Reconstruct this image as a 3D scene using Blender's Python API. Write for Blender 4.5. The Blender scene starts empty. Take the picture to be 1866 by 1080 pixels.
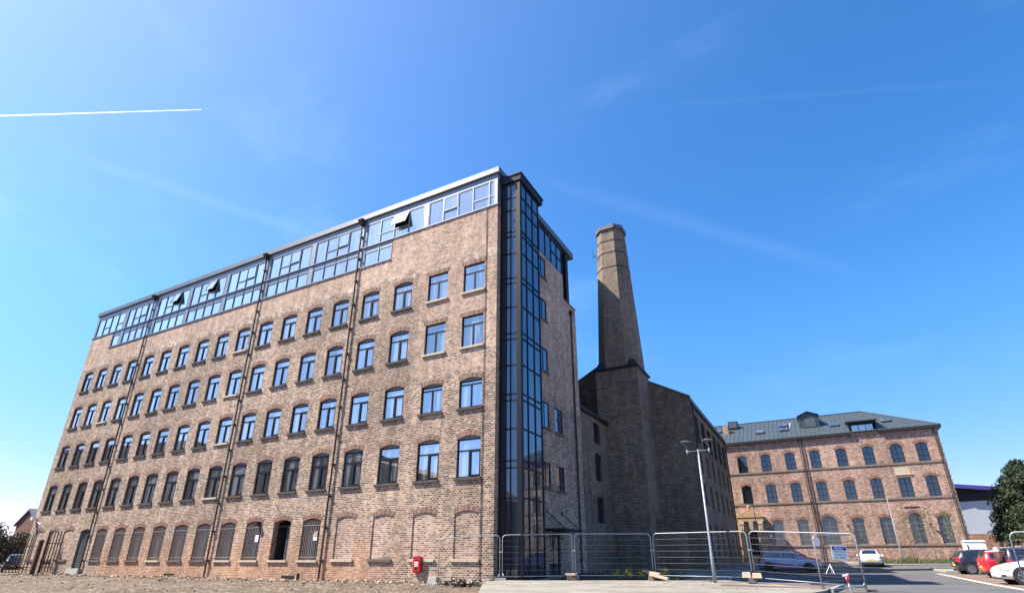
import bpy, bmesh, math, random
from mathutils import Vector, Matrix
R = math.radians
rnd = random.Random(11)
sc = bpy.context.scene
col = sc.collection
BASE = {}

# ------------------------------------------------------------------ object helpers
def tag(o, label=None, cat=None, group=None, kind=None):
    if label: o['label'] = label
    if cat: o['category'] = cat
    if group: o['group'] = group
    if kind: o['kind'] = kind
    return o

def empty(name, loc=(0, 0, 0), rz=0, label=None, cat=None, group=None):
    o = bpy.data.objects.new(name, None)
    col.objects.link(o)
    o.location = loc
    o.rotation_euler = (0, 0, rz)
    o.empty_display_size = .3
    BASE[o.name] = Vector(loc)
    return tag(o, label, cat, group)

class MB:
    """collects shapes; build() links them as ONE mesh object"""
    def __init__(s):
        s.bm = bmesh.new()
        s.uv = s.bm.loops.layers.uv.new('UV')
        s.fx = s.bm.faces.layers.int.new('fixed')
    def poly(s, pts, uv=None):
        f = s.bm.faces.new([s.bm.verts.new(p) for p in pts])
        if uv:
            f[s.fx] = 1
            for l, c in zip(f.loops, uv): l[s.uv].uv = c
        return f
    def box(s, x0, x1, y0, y1, z0, z1):
        v = [s.bm.verts.new((x, y, z)) for z in (z0, z1) for y in (y0, y1) for x in (x0, x1)]
        for q in ((0, 2, 3, 1), (4, 5, 7, 6), (0, 1, 5, 4), (2, 6, 7, 3), (0, 4, 6, 2), (1, 3, 7, 5)):
            s.bm.faces.new([v[i] for i in q])
    def obox(s, c, size, rot=(0, 0, 0)):
        from mathutils import Euler
        m = Euler(rot).to_matrix()
        v = [s.bm.verts.new(Vector(c) + m @ Vector((x*size[0]/2, y*size[1]/2, z*size[2]/2))) for z in (-1, 1) for y in (-1, 1) for x in (-1, 1)]
        for q in ((0, 2, 3, 1), (4, 5, 7, 6), (0, 1, 5, 4), (2, 6, 7, 3), (0, 4, 6, 2), (1, 3, 7, 5)):
            s.bm.faces.new([v[i] for i in q])
    def prism(s, pts, vec):
        """polygon pts (3D) extruded by vec, closed solid"""
        vec = Vector(vec)
        a = [s.bm.verts.new(p) for p in pts]
        b = [s.bm.verts.new(Vector(p) + vec) for p in pts]
        n = len(pts)
        nf = s.bm.faces.new(a[::-1]); s.bm.faces.new(b)
        for i in range(n):
            s.bm.faces.new([a[i], a[(i+1) % n], b[(i+1) % n], b[i]])
    def frust(s, r0, r1):
        """two rings of equal length joined, both capped"""
        a = [s.bm.verts.new(p) for p in r0]; b = [s.bm.verts.new(p) for p in r1]
        n = len(a)
        s.bm.faces.new(a[::-1]); s.bm.faces.new(b)
        for i in range(n):
            s.bm.faces.new([a[i], a[(i+1) % n], b[(i+1) % n], b[i]])
    def tube(s, pts, r, seg=8, r1=None, cap=True):
        pts = [Vector(p) for p in pts]
        n = len(pts); rings = []
        up = Vector((0, 0, 1))
        for i, p in enumerate(pts):
            d = (pts[min(i+1, n-1)] - pts[max(i-1, 0)]).normalized()
            u = d.cross(up)
            if u.length < .05: u = d.cross(Vector((1, 0, 0)))
            u.normalize(); w = d.cross(u).normalized()
            rr = r if r1 is None else r + (r1-r)*i/(n-1)
            rings.append([s.bm.verts.new(p + (u*math.cos(t*2*math.pi/seg) + w*math.sin(t*2*math.pi/seg))*rr) for t in range(seg)])
        for i in range(n-1):
            for t in range(seg):
                s.bm.faces.new([rings[i][t], rings[i][(t+1) % seg], rings[i+1][(t+1) % seg], rings[i+1][t]])
        if cap:
            s.bm.faces.new(rings[0][::-1]); s.bm.faces.new(rings[-1])
    def lathe(s, prof, c=(0, 0, 0), axis='z', seg=20):
        c = Vector(c); rings = []
        for r, h in prof:
            ring = []
            for t in range(seg):
                a = t*2*math.pi/seg
                p = (r*math.cos(a), r*math.sin(a), h)
                if axis == 'y': p = (p[0], h, p[1])
                if axis == 'x': p = (h, p[0], p[1])
                ring.append(s.bm.verts.new(c + Vector(p)))
            rings.append(ring)
        for i in range(len(rings)-1):
            for t in range(seg):
                s.bm.faces.new([rings[i][t], rings[i][(t+1) % seg], rings[i+1][(t+1) % seg], rings[i+1][t]])
        s.bm.faces.new(rings[0][::-1]); s.bm.faces.new(rings[-1])
    def build(s, name, mat, parent=None, local=False, loc=None, smooth=False, rec=True):
        bm = s.bm
        bm.normal_update()
        if rec: bmesh.ops.recalc_face_normals(bm, faces=bm.faces[:])
        for f in bm.faces:
            f.smooth = smooth
            if f[s.fx]: continue
            n = f.normal
            if abs(n.z) > .8:
                for l in f.loops: l[s.uv].uv = (l.vert.co.x, l.vert.co.y)
            else:
                t = Vector((-n.y, n.x, 0)).normalized()
                # keep walls facing -Y / +X running along +X / +Y
                for l in f.loops: l[s.uv].uv = (l.vert.co.dot(t), l.vert.co.z)
        off = Vector((0, 0, 0))
        if parent is not None and not local: off = BASE.get(parent.name, off)
        if off.length: bmesh.ops.translate(bm, vec=-off, verts=bm.verts[:])
        me = bpy.data.meshes.new(name)
        bm.to_mesh(me); bm.free()
        me.materials.append(mat)
        o = bpy.data.objects.new(name, me)
        col.objects.link(o)
        BASE[o.name] = off.copy()
        if parent is not None: o.parent = parent
        if loc is not None: o.location = loc
        return o

def copy_tree(o, parent=None, loc=None):
    c = o.copy(); col.objects.link(c)
    c.parent = parent
    if loc is not None: c.location = loc
    BASE[c.name] = BASE.get(o.name, Vector((0, 0, 0))).copy()
    for ch in list(o.children): copy_tree(ch, c)
    return c

def text_mesh(name, body, size, mat, parent, loc, rot, align='CENTER'):
    cu = bpy.data.curves.new(name, 'FONT')
    cu.body = body; cu.size = size; cu.align_x = align; cu.extrude = .002
    t = bpy.data.objects.new('tmp_text', cu); col.objects.link(t)
    dg = bpy.context.evaluated_depsgraph_get()
    me = bpy.data.meshes.new_from_object(t.evaluated_get(dg))
    bpy.data.objects.remove(t)
    me.materials.clear(); me.materials.append(mat)
    o = bpy.data.objects.new(name, me); col.objects.link(o)
    o.parent = parent; o.location = loc; o.rotation_euler = rot
    return o

# ------------------------------------------------------------------ material helpers
def newmat(name):
    m = bpy.data.materials.new(name); m.use_nodes = True
    nt = m.node_tree
    return m, nt, nt.nodes['Principled BSDF']

def nd(nt, t, **k):
    n = nt.nodes.new(t)
    for a, b in k.items(): setattr(n, a, b)
    return n

def put(nt, sock, v):
    if isinstance(v, bpy.types.NodeSocket): nt.links.new(v, sock)
    else: sock.default_value = v

def M(nt, op, a, b=0.0, clamp=False):
    n = nd(nt, 'ShaderNodeMath', operation=op, use_clamp=clamp)
    put(nt, n.inputs[0], a); put(nt, n.inputs[1], b)
    return n.outputs[0]

def mixc(nt, f, a, b, mode='MIX'):
    n = nd(nt, 'ShaderNodeMix', data_type='RGBA', blend_type=mode)
    put(nt, n.inputs[0], f)
    put(nt, n.inputs[6], a if isinstance(a, bpy.types.NodeSocket) else (*a[:3], 1))
    put(nt, n.inputs[7], b if isinstance(b, bpy.types.NodeSocket) else (*b[:3], 1))
    return n.outputs[2]

def noise(nt, vec, scale, detail=3, rough=.55):
    n = nd(nt, 'ShaderNodeTexNoise')
    if vec is not None: nt.links.new(vec, n.inputs['Vector'])
    n.inputs['Scale'].default_value = scale; n.inputs['Detail'].default_value = detail
    n.inputs['Roughness'].default_value = rough
    return n.outputs[0]

def ramp(nt, f, stops, const=False):
    n = nd(nt, 'ShaderNodeValToRGB')
    cr = n.color_ramp
    if const: cr.interpolation = 'CONSTANT'
    while len(cr.elements) < len(stops): cr.elements.new(.5)
    for e, (p, c) in zip(cr.elements, stops):
        e.position = p; e.color = (*c, 1)
    put(nt, n.inputs[0], f)
    return n.outputs[0]

def simple(name, c, rough=.6, metal=0, var=.15, nscale=3, bump=0, bscale=40, spec=.5):
    m, nt, b = newmat(name)
    tc = nd(nt, 'ShaderNodeTexCoord').outputs['Object']
    n = noise(nt, tc, nscale, 4)
    f = M(nt, 'MULTIPLY_ADD', n, 2*var); nt.nodes[-1].inputs[2].default_value = 1-var
    cc = mixc(nt, 1.0, c, f, 'MULTIPLY')
    # multiply colour by scalar noise
    nt.links.new(cc, b.inputs['Base Color'])
    b.inputs['Roughness'].default_value = rough; b.inputs['Metallic'].default_value = metal
    b.inputs['Specular IOR Level'].default_value = spec
    if bump:
        bn = nd(nt, 'ShaderNodeBump'); bn.inputs['Strength'].default_value = bump; bn.inputs['Distance'].default_value = .02
        nt.links.new(noise(nt, tc, bscale, 5), bn.inputs['Height']); nt.links.new(bn.outputs[0], b.inputs['Normal'])
    return m

def step(nt, v, lo, hi):
    n = nd(nt, 'ShaderNodeMapRange', interpolation_type='SMOOTHSTEP')
    put(nt, n.inputs[0], v); n.inputs[1].default_value = lo; n.inputs[2].default_value = hi
    return n.outputs[0]

def brick(name, stops, mortar, bw=.215, rh=.1, ms=.016, zones=None, stain=.35, patch=.55, bump=.5, nsc=.35):
    m, nt, b = newmat(name)
    uvn = nd(nt, 'ShaderNodeUVMap', uv_map='UV'); uv = uvn.outputs[0]
    br = nd(nt, 'ShaderNodeTexBrick'); br.offset = .5
    nt.links.new(uv, br.inputs['Vector'])
    for k, v in (('Color1', (0, 0, 0, 1)), ('Color2', (1, 1, 1, 1)), ('Mortar', (.5, .5, .5, 1)), ('Scale', 1), ('Mortar Size', ms), ('Mortar Smooth', .3), ('Bias', 0), ('Brick Width', bw), ('Row Height', rh)):
        br.inputs[k].default_value = v
    sx = nd(nt, 'ShaderNodeSeparateXYZ'); nt.links.new(uv, sx.inputs[0])
    u, v = sx.outputs[0], sx.outputs[1]
    big = noise(nt, uv, nsc, 5, .6)
    mid = noise(nt, uv, 1.7, 4, .6)
    # horizontally drawn out patches: courses laid with the same load of bricks
    mp = nd(nt, 'ShaderNodeMapping'); nt.links.new(uv, mp.inputs[0]); mp.inputs['Scale'].default_value = (.5, 2.6, 1)
    strk = noise(nt, mp.outputs[0], 1.0, 4, .6)
    bias = M(nt, 'ADD', M(nt, 'MULTIPLY', M(nt, 'SUBTRACT', big, .5), patch*1.6), M(nt, 'MULTIPLY', M(nt, 'SUBTRACT', strk, .5), patch*.7))
    r = M(nt, 'ADD', br.outputs['Color'], bias, True)
    c = ramp(nt, r, stops)
    mo = mixc(nt, mid, mortar, tuple(x*.72 for x in mortar))
    if zones: c, mo = zones(nt, u, v, r, c, mo, big, mid, br)
    # grain on every brick
    fine = noise(nt, uv, 14, 3, .7)
    g = M(nt, 'MULTIPLY_ADD', fine, .7); nt.nodes[-1].inputs[2].default_value = .65
    c = mixc(nt, 1.0, c, g, 'MULTIPLY')
    c = mixc(nt, br.outputs['Fac'], c, mo)
    st = M(nt, 'MULTIPLY_ADD', step(nt, mid, .3, .75), stain); nt.nodes[-1].inputs[2].default_value = 1-stain*.6
    c = mixc(nt, 1.0, c, st, 'MULTIPLY')
    mp2 = nd(nt, 'ShaderNodeMapping'); nt.links.new(uv, mp2.inputs[0]); mp2.inputs['Scale'].default_value = (1.9, .16, 1)
    rain = noise(nt, mp2.outputs[0], 1.0, 5, .65)
    vast = noise(nt, uv, .13, 3, .5)
    wv = M(nt, 'ADD', M(nt, 'MULTIPLY', step(nt, rain, .35, .7), .28), M(nt, 'MULTIPLY', step(nt, vast, .3, .7), .3))
    wv = M(nt, 'ADD', wv, .66)
    c = mixc(nt, 1.0, c, wv, 'MULTIPLY')
    # lime bloom: patches where salts grey the face over
    lime = M(nt, 'MULTIPLY', step(nt, noise(nt, uv, .55, 5, .7), .56, .74), .3)
    c = mixc(nt, lime, c, mo)
    nt.links.new(c, b.inputs['Base Color'])
    b.inputs['Roughness'].default_value = .88; b.inputs['Specular IOR Level'].default_value = .25
    bn = nd(nt, 'ShaderNodeBump'); bn.inputs['Strength'].default_value = bump; bn.inputs['Distance'].default_value = .012
    h = M(nt, 'ADD', M(nt, 'SUBTRACT', 1.0, br.outputs['Fac']), M(nt, 'MULTIPLY', fine, .5))
    nt.links.new(h, bn.inputs['Height']); nt.links.new(bn.outputs[0], b.inputs['Normal'])
    return m

OLD = [(0, (.045, .034, .031)), (.2, (.1, .066, .053)), (.4, (.21, .12, .084)), (.62, (.33, .192, .13)), (.82, (.42, .256, .175)), (1, (.49, .34, .25))]
NEW = [(0, (.13, .1, .09)), (.16, (.29, .185, .14)), (.36, (.45, .25, .17)), (.65, (.52, .31, .215)), (1, (.57, .4, .3))]
BLK = [(0, (.09, .065, .06)), (.2, (.2, .12, .095)), (.45, (.36, .215, .16)), (.7, (.44, .27, .2)), (1, (.5, .35, .27))]
RED = [(0, (.08, .05, .045)), (.2, (.2, .09, .06)), (.45, (.37, .165, .105)), (.75, (.45, .225, .15)), (1, (.55, .38, .3))]
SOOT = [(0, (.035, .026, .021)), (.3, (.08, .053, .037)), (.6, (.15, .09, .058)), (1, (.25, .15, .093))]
MORT = (.64, .535, .41)

def zonesA(nt, u, v, r, c, mo, big, mid, br):
    j = M(nt, 'MULTIPLY', M(nt, 'SUBTRACT', mid, .5), 1.6)
    top = step(nt, M(nt, 'ADD', v, j), 18.2, 18.5)
    rt = M(nt, 'MULTIPLY', step(nt, M(nt, 'ADD', u, M(nt, 'MULTIPLY', j, .8)), -6.1, -5.6), step(nt, M(nt, 'ADD', v, M(nt, 'MULTIPLY', j, 1.2)), 10.6, 11.3))
    new = M(nt, 'MAXIMUM', top, rt)
    cn = ramp(nt, r, NEW)
    c = mixc(nt, new, c, cn)
    # dark sooty brick beside the rebuilt corner
    sd = M(nt, 'MULTIPLY', step(nt, M(nt, 'ADD', u, j), -10.2, -7.2), M(nt, 'SUBTRACT', 1.0, step(nt, u, -6.2, -5.4)))
    sd = M(nt, 'MULTIPLY', M(nt, 'MULTIPLY', sd, step(nt, v, 5, 9)), M(nt, 'SUBTRACT', 1.0, top))
    c = mixc(nt, M(nt, 'MULTIPLY', sd, .5), c, mixc(nt, r, (.05, .03, .025), (.26, .13, .09)))
    # orange stripped band along the foot of the wall
    lo = M(nt, 'SUBTRACT', 1.0, step(nt, M(nt, 'ADD', v, M(nt, 'MULTIPLY', j, 1.8)), 1.3, 3.0))
    lo = M(nt, 'MULTIPLY', lo, M(nt, 'MULTIPLY', step(nt, u, -37, -33), M(nt, 'SUBTRACT', 1.0, step(nt, M(nt, 'ADD', u, j), -9.5, -4))))
    c = mixc(nt, M(nt, 'MULTIPLY', lo, .75), c, mixc(nt, r, (.34, .15, .075), (.56, .29, .17)))
    mo = mixc(nt, M(nt, 'MULTIPLY', lo, .6), mo, (.5, .33, .22))
    # pale repairs: bleached bricks along the old parapet line and here and there
    band = M(nt, 'SUBTRACT', 1.0, step(nt, M(nt, 'ABSOLUTE', M(nt, 'SUBTRACT', v, 18.25)), .1, .45))
    spot = M(nt, 'MAXIMUM', M(nt, 'MULTIPLY', band, step(nt, mid, .46, .56)), step(nt, big, .66, .74))
    spot = M(nt, 'MULTIPLY', spot, step(nt, br.outputs['Color'], .35, .6))
    c = mixc(nt, M(nt, 'MULTIPLY', spot, .75), c, (.62, .55, .5))
    return c, mo

MAT = {}
def mats():
    m = MAT
    m['brickA'] = brick('mill_brick', OLD, MORT, zones=zonesA)
    m['brickN'] = brick('new_brick', NEW, MORT, patch=.25, stain=.2)
    m['brickB'] = brick('infill_brick', BLK, MORT, patch=.3, stain=.25)
    m['brickD'] = brick('red_brick', RED, (.62, .5, .41), patch=.25, ms=.016)
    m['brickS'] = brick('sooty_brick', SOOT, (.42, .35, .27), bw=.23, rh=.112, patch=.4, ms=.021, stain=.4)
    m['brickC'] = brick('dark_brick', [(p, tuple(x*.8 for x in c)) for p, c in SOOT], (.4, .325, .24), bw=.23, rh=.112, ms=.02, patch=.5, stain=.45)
    m['brickF'] = brick('far_brick', [(0, (.1, .04, .03)), (1, (.3, .11, .07))], (.25, .18, .15), rh=.09, patch=.2)
    m['brickO'] = brick('shed_brick', [(0, (.32, .14, .08)), (1, (.46, .24, .15))], (.4, .28, .2), rh=.09, patch=.2)
    m['vous'] = brick('arch_brick', [(0, (.12, .06, .045)), (.3, (.28, .13, .09)), (.7, (.4, .21, .14)), (1, (.5, .33, .25))], (.5, .42, .35), bw=.6, rh=.085, ms=.012, patch=.3)
    m['vousR'] = brick('red_arch_brick', [(0, (.17, .075, .055)), (.5, (.33, .15, .1)), (1, (.44, .23, .16))], (.5, .38, .31), bw=.6, rh=.085, ms=.01, patch=.2)
    m['stoneD'] = simple('weathered_stone', (.115, .095, .08), .85, var=.45, nscale=4, bump=.5)
    m['stoneP'] = simple('pale_stone', (.5, .42, .3), .85, var=.25, nscale=3, bump=.3)
    m['stoneB'] = simple('buff_stone', (.42, .29, .155), .85, var=.4, nscale=2.5, bump=.4)
    m['band'] = simple('band_stone', (.2, .155, .11), .85, var=.55, nscale=1.3, bump=.4)
    m['frame'] = simple('anthracite_frame', (.012, .015, .021), .5, var=.1, spec=.15)
    m['frameG'] = simple('grey_frame', (.1, .115, .13), .4, .3, var=.1)
    m['frameP'] = simple('pale_grey_frame', (.19, .2, .205), .45, .1, var=.1)
    m['head'] = simple('grey_head_panel', (.17, .19, .21), .45, .2, var=.1)
    m['fascia'] = simple('grey_fascia_metal', (.115, .127, .14), .45, .3, var=.08, nscale=.6)
    m['clad'] = simple('grey_cladding', (.2, .23, .265), .4, .3, var=.08, nscale=.6)
    m['cladD'] = simple('dark_cladding', (.016, .019, .025), .5, 0, var=.15, nscale=.8, spec=.2)
    m['iron'] = simple('black_iron', (.022, .02, .02), .5, .2, var=.3)
    m['pipe'] = simple('brown_iron_pipe', (.05, .028, .024), .55, .1, var=.3)
    m['galv'] = simple('galvanised_steel', (.32, .33, .34), .5, .4, var=.12, nscale=6)
    m['wire'] = simple('galvanised_wire', (.17, .17, .17), .7, 0, var=.05, spec=.15)
    m['lampm'] = simple('pale_grey_paint', (.27, .3, .335), .4, .1, var=.06)
    m['lampd'] = simple('grey_lamp_paint', (.2, .22, .235), .45, .1, var=.06)
    m['stones'] = simple('brown_stones', (.2, .165, .125), .9, var=.5, nscale=5)
    m['conc'] = simple('cast_concrete', (.42, .4, .36), .9, var=.25, nscale=5, bump=.4)
    m['rust'] = simple('rusty_steel', (.09, .042, .03), .75, .2, var=.45, nscale=7)
    m['board'] = simple('brown_boarding', (.13, .082, .066), .75, var=.25, nscale=2)
    m['bars'] = simple('bare_metal_bars', (.27, .235, .215), .6, .2, var=.2)
    m['dark'] = simple('dark_interior', (.03, .022, .02), .9, var=.4)
    m['white'] = simple('white_paint', (.8, .8, .78), .5, var=.05)
    m['red'] = simple('red_paint', (.55, .02, .025), .4, var=.1)
    m['blue'] = simple('sign_blue', (.03, .04, .3), .5, var=.05)
    m['bluef'] = simple('blue_fascia', (.06, .05, .24), .4, .1, var=.1)
    m['ink'] = simple('dark_ink', (.05, .06, .09), .6, var=0)
    m['green'] = simple('dark_green_glass', (.02, .05, .04), .2, var=.1)
    m['shedc'] = simple('shed_cladding', (.4, .43, .47), .5, .1, var=.06, nscale=.5)
    m['slate'] = simple('grey_slate', (.12, .13, .15), .6, var=.2, nscale=1.5)
    m['wood'] = simple('weathered_plank', (.4, .29, .21), .85, var=.35, nscale=6)
    m['bark'] = simple('bark', (.1, .075, .055), .9, var=.4, nscale=8)
    m['soil'] = simple('dark_soil', (.06, .045, .032), .95, var=.5, nscale=5, bump=.8, bscale=12)
    m['tyre'] = simple('tyre_rubber', (.018, .018, .019), .8, var=.1)
    m['rim'] = simple('alloy_rim', (.6, .61, .63), .3, .8, var=.05)
    m['lens'] = simple('red_lens', (.5, .02, .02), .15, var=.05)
    m['clear'] = simple('clear_lens', (.55, .57, .6), .1, .3, var=.1)
    m['plate'] = simple('yellow_plate', (.75, .5, .04), .4, var=.03)
    m['trim'] = simple('black_trim', (.02, .02, .022), .55, var=.1)
    # roof of standing seam metal
    m['roof'] = simple('seam_roof_metal', (.062, .079, .087), .45, .2, var=.22, nscale=.9)
    # coated glass: dark room behind, strong mirror of the sky
    def glass(name, c0, c1, f0, tint, streak=True, wav=.03):
        mm, nt, b = newmat(name)
        tc = nd(nt, 'ShaderNodeTexCoord').outputs['Object']
        oi = nd(nt, 'ShaderNodeObjectInfo').outputs['Random']
        ad = nd(nt, 'ShaderNodeVectorMath', operation='ADD'); nt.links.new(tc, ad.inputs[0])
        cm = nd(nt, 'ShaderNodeCombineXYZ'); nt.links.new(M(nt, 'MULTIPLY', oi, 57.0), cm.inputs[0]); nt.links.new(cm.outputs[0], ad.inputs[1])
        mp = nd(nt, 'ShaderNodeMapping'); nt.links.new(ad.outputs[0], mp.inputs[0]); mp.inputs['Scale'].default_value = (1.6, 1.6, .15)
        s = step(nt, noise(nt, mp.outputs[0], 1.3, 3), .45, .62)
        nt.links.new(mixc(nt, s if streak else 0.0, c0, c1), b.inputs['Base Color'])
        b.inputs['Roughness'].default_value = .25; b.inputs['Specular IOR Level'].default_value = .2
        gl = nd(nt, 'ShaderNodeBsdfGlossy'); gl.inputs['Roughness'].default_value = .012; gl.inputs['Color'].default_value = (*tint, 1)
        lw = nd(nt, 'ShaderNodeFresnel'); lw.inputs['IOR'].default_value = 1.5
        f = M(nt, 'ADD', M(nt, 'MULTIPLY', lw.outputs[0], 1.2), M(nt, 'MULTIPLY', M(nt, 'MULTIPLY_ADD', oi, .5), f0), True); nt.nodes[-3].inputs[2].default_value = .72
        bn = nd(nt, 'ShaderNodeBump'); bn.inputs['Strength'].default_value = wav; bn.inputs['Distance'].default_value = .05
        nt.links.new(noise(nt, ad.outputs[0], 1.1, 1), bn.inputs['Height']); nt.links.new(bn.outputs[0], gl.inputs['Normal'])
        mx = nd(nt, 'ShaderNodeMixShader'); nt.links.new(f, mx.inputs[0]); nt.links.new(b.outputs[0], mx.inputs[1]); nt.links.new(gl.outputs[0], mx.inputs[2])
        nt.links.new(mx.outputs[0], nt.nodes['Material Output'].inputs[0])
        return mm
    m['glass'] = glass('coated_glass', (.035, .042, .05), (.24, .26, .27), .38, (1, .98, .95))
    m['glassT'] = glass('tower_glass', (.008, .012, .018), (.03, .036, .045), .09, (.75, .88, 1))
    m['glassP'] = glass('penthouse_glass', (.09, .105, .125), (.2, .23, .26), .6, (1, .99, .97))
    m['glassD'] = glass('office_glass', (.01, .016, .018), (.016, .021, .024), .055, (.85, .92, 1))
    m['cglass'] = glass('car_glass', (.01, .014, .016), (.03, .04, .045), .06, (.8, .9, .95), False)
    # ground materials
    def groundm(name, a, b_, c_, sc1, sc2, bump=.6, specks=None):
        mm, nt, b = newmat(name)
        g = nd(nt, 'ShaderNodeNewGeometry').outputs['Position']
        n1 = noise(nt, g, sc1, 6, .65); n2 = noise(nt, g, sc2, 4, .7)
        cc = mixc(nt, step(nt, n1, .35, .65), a, b_)
        cc = mixc(nt, step(nt, n2, .5, .75), cc, c_)
        if specks:
            vo = nd(nt, 'ShaderNodeTexVoronoi'); nt.links.new(g, vo.inputs['Vector']); vo.inputs['Scale'].default_value = specks
            cc = mixc(nt, M(nt, 'MULTIPLY', step(nt, vo.outputs['Color'], .72, .8), .6), cc, (.3, .27, .24))
        nt.links.new(cc, b.inputs['Base Color'])
        b.inputs['Roughness'].default_value = .92; b.inputs['Specular IOR Level'].default_value = .2
        bn = nd(nt, 'ShaderNodeBump'); bn.inputs['Strength'].default_value = bump; bn.inputs['Distance'].default_value = .06
        nt.links.new(M(nt, 'ADD', n1, n2), bn.inputs['Height']); nt.links.new(bn.outputs[0], b.inputs['Normal'])
        return mm
    m['dirt'] = groundm('dirt_and_rubble', (.085, .06, .04), (.135, .1, .069), (.18, .142, .104), .5, 5, .9, 9)
    m['asph'] = groundm('worn_asphalt', (.085, .084, .085), (.12, .118, .117), (.15, .147, .145), .35, 30, .2)
    m['pave'] = groundm('pale_concrete_paving', (.19, .17, .14), (.27, .255, .225), (.18, .158, .125), .45, 5, .3)
    m['pavers'] = groundm('brown_block_paving', (.15, .1, .08), (.2, .145, .12), (.24, .19, .16), .8, 12, .3)
    m['kerb'] = groundm('kerb_concrete', (.28, .27, .24), (.33, .315, .29), (.24, .225, .2), 1, 9, .2)
    m['marking'] = simple('white_road_marking', (.42, .4, .36), .8, var=.2, nscale=6)
    def leafm(name, a, b_, c_):
        mm, nt, b = newmat(name)
        g = nd(nt, 'ShaderNodeNewGeometry')
        cc = ramp(nt, g.outputs['Random Per Island'], [(0, a), (.55, b_), (1, c_)])
        n = noise(nt, g.outputs['Position'], .9, 2)
        cc = mixc(nt, 1.0, cc, M(nt, 'ADD', .6, M(nt, 'MULTIPLY', n, .8)), 'MULTIPLY')
        nt.links.new(cc, b.inputs['Base Color']); b.inputs['Roughness'].default_value = .65
        tr = nd(nt, 'ShaderNodeBsdfTranslucent'); nt.links.new(cc, tr.inputs[0])
        mx = nd(nt, 'ShaderNodeMixShader'); mx.inputs[0].default_value = .25
        nt.links.new(b.outputs[0], mx.inputs[1]); nt.links.new(tr.outputs[0], mx.inputs[2]); nt.links.new(mx.outputs[0], nt.nodes['Material Output'].inputs[0])
        return mm
    m['pine'] = leafm('pine_needles', (.022, .04, .02), (.05, .078, .034), (.09, .115, .055))
    m['leaf'] = leafm('broad_leaves', (.03, .06, .015), (.06, .11, .025), (.11, .15, .04))
    m['leafD'] = leafm('dark_leaves', (.022, .035, .015), (.045, .06, .03), (.08, .085, .05))
    m['shrub'] = leafm('yellow_green_leaves', (.13, .15, .025), (.24, .25, .05), (.33, .31, .09))
    m['sap'] = leafm('thin_young_leaves', (.1, .13, .03), (.17, .18, .06), (.24, .22, .09))
    m['grass'] = leafm('rough_grass', (.07, .1, .025), (.14, .16, .05), (.24, .21, .1))
    def paint(name, c, metal=0.0, coat=1.0):
        mm, nt, b = newmat(name)
        b.inputs['Base Color'].default_value = (*c, 1); b.inputs['Metallic'].default_value = metal
        b.inputs['Roughness'].default_value = .35; b.inputs['Coat Weight'].default_value = coat; b.inputs['Coat Roughness'].default_value = .04
        tc = nd(nt, 'ShaderNodeTexCoord').outputs['Object']
        dirt = step(nt, noise(nt, tc, 4, 4), .4, .8)
        cc = mixc(nt, M(nt, 'MULTIPLY', dirt, .12), c, (.3, .26, .22))
        nt.links.new(cc, b.inputs['Base Color'])
        return mm
    m['p_white'] = paint('white_car_paint', (.78, .79, .8))
    m['p_black'] = paint('black_car_paint', (.012, .011, .016))
    m['p_red'] = paint('red_car_paint', (.5, .012, .03))
    m['p_navy'] = paint('dark_navy_car_paint', (.02, .016, .04))
    m['p_blue'] = paint('pale_blue_car_paint', (.2, .25, .38), .3)
    m['p_graph'] = paint('purple_car_graphic', (.05, .035, .2), .2)
mats()

# ------------------------------------------------------------------ walls with openings
def facade(mb, org, ux, n_in, a0, a1, z0, z1, ops, depth=.16):
    """wall plane through org; ux = direction along the wall, n_in = inward normal; ops = (centre, width, zb, zspring, rise[, depth])"""
    org = Vector(org); ux = Vector(ux); ni = Vector(n_in)
    P = lambda a, z, d=0: org + ux*a + Vector((0, 0, z)) + ni*d
    cols = {}
    for o in ops: cols.setdefault((round(o[0]-o[1]/2, 3), round(o[0]+o[1]/2, 3)), []).append(o)
    # merge openings of slightly different width into one column strip
    keys = sorted(cols); groups = []
    for k in keys:
        if groups and k[0] < groups[-1][1] - 1e-4:
            groups[-1][1] = max(groups[-1][1], k[1]); groups[-1][2] += cols[k]
        else: groups.append([k[0], k[1], list(cols[k])])
    a = a0
    for g0, g1, os_ in groups:
        if g0 > a + 1e-4: mb.poly([P(a, z0), P(g0, z0), P(g0, z1), P(a, z1)])
        z = z0
        for o in sorted(os_, key=lambda q: q[2]):
            c, w, zb, zs, rise = o[:5]; dp = o[5] if len(o) > 5 else depth
            l, r = c-w/2, c+w/2
            if zb > z + 1e-4: mb.poly([P(g0, z), P(g1, z), P(g1, zb), P(g0, zb)])
            zt = zs + rise
            if l > g0 + 1e-4: mb.poly([P(g0, zb), P(l, zb), P(l, zt), P(g0, zt)])
            if r < g1 - 1e-4: mb.poly([P(r, zb), P(g1, zb), P(g1, zt), P(r, zt)])
            arc = arch(c, w, zs, rise)
            if rise > 0:
                for (x1_, y1_), (x2_, y2_) in zip(arc[:-1], arc[1:]):
                    mb.poly([P(x1_, y1_), P(x2_, y2_), P(x2_, zt), P(x1_, zt)])
            for (x1_, y1_), (x2_, y2_) in zip(arc[:-1], arc[1:]):
                mb.poly([P(x1_, y1_), P(x1_, y1_, dp), P(x2_, y2_, dp), P(x2_, y2_)])
            mb.poly([P(l, zb), P(l, zb, dp), P(l, zs, dp), P(l, zs)])
            mb.poly([P(r, zb), P(r, zs), P(r, zs, dp), P(r, zb, dp)])
            mb.poly([P(l, zb), P(r, zb), P(r, zb, dp), P(l, zb, dp)])
            z = zt
        if z1 > z + 1e-4: mb.poly([P(g0, z), P(g1, z), P(g1, z1), P(g0, z1)])
        a = g1
    if a1 > a + 1e-4: mb.poly([P(a, z0), P(a1, z0), P(a1, z1), P(a, z1)])

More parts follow.
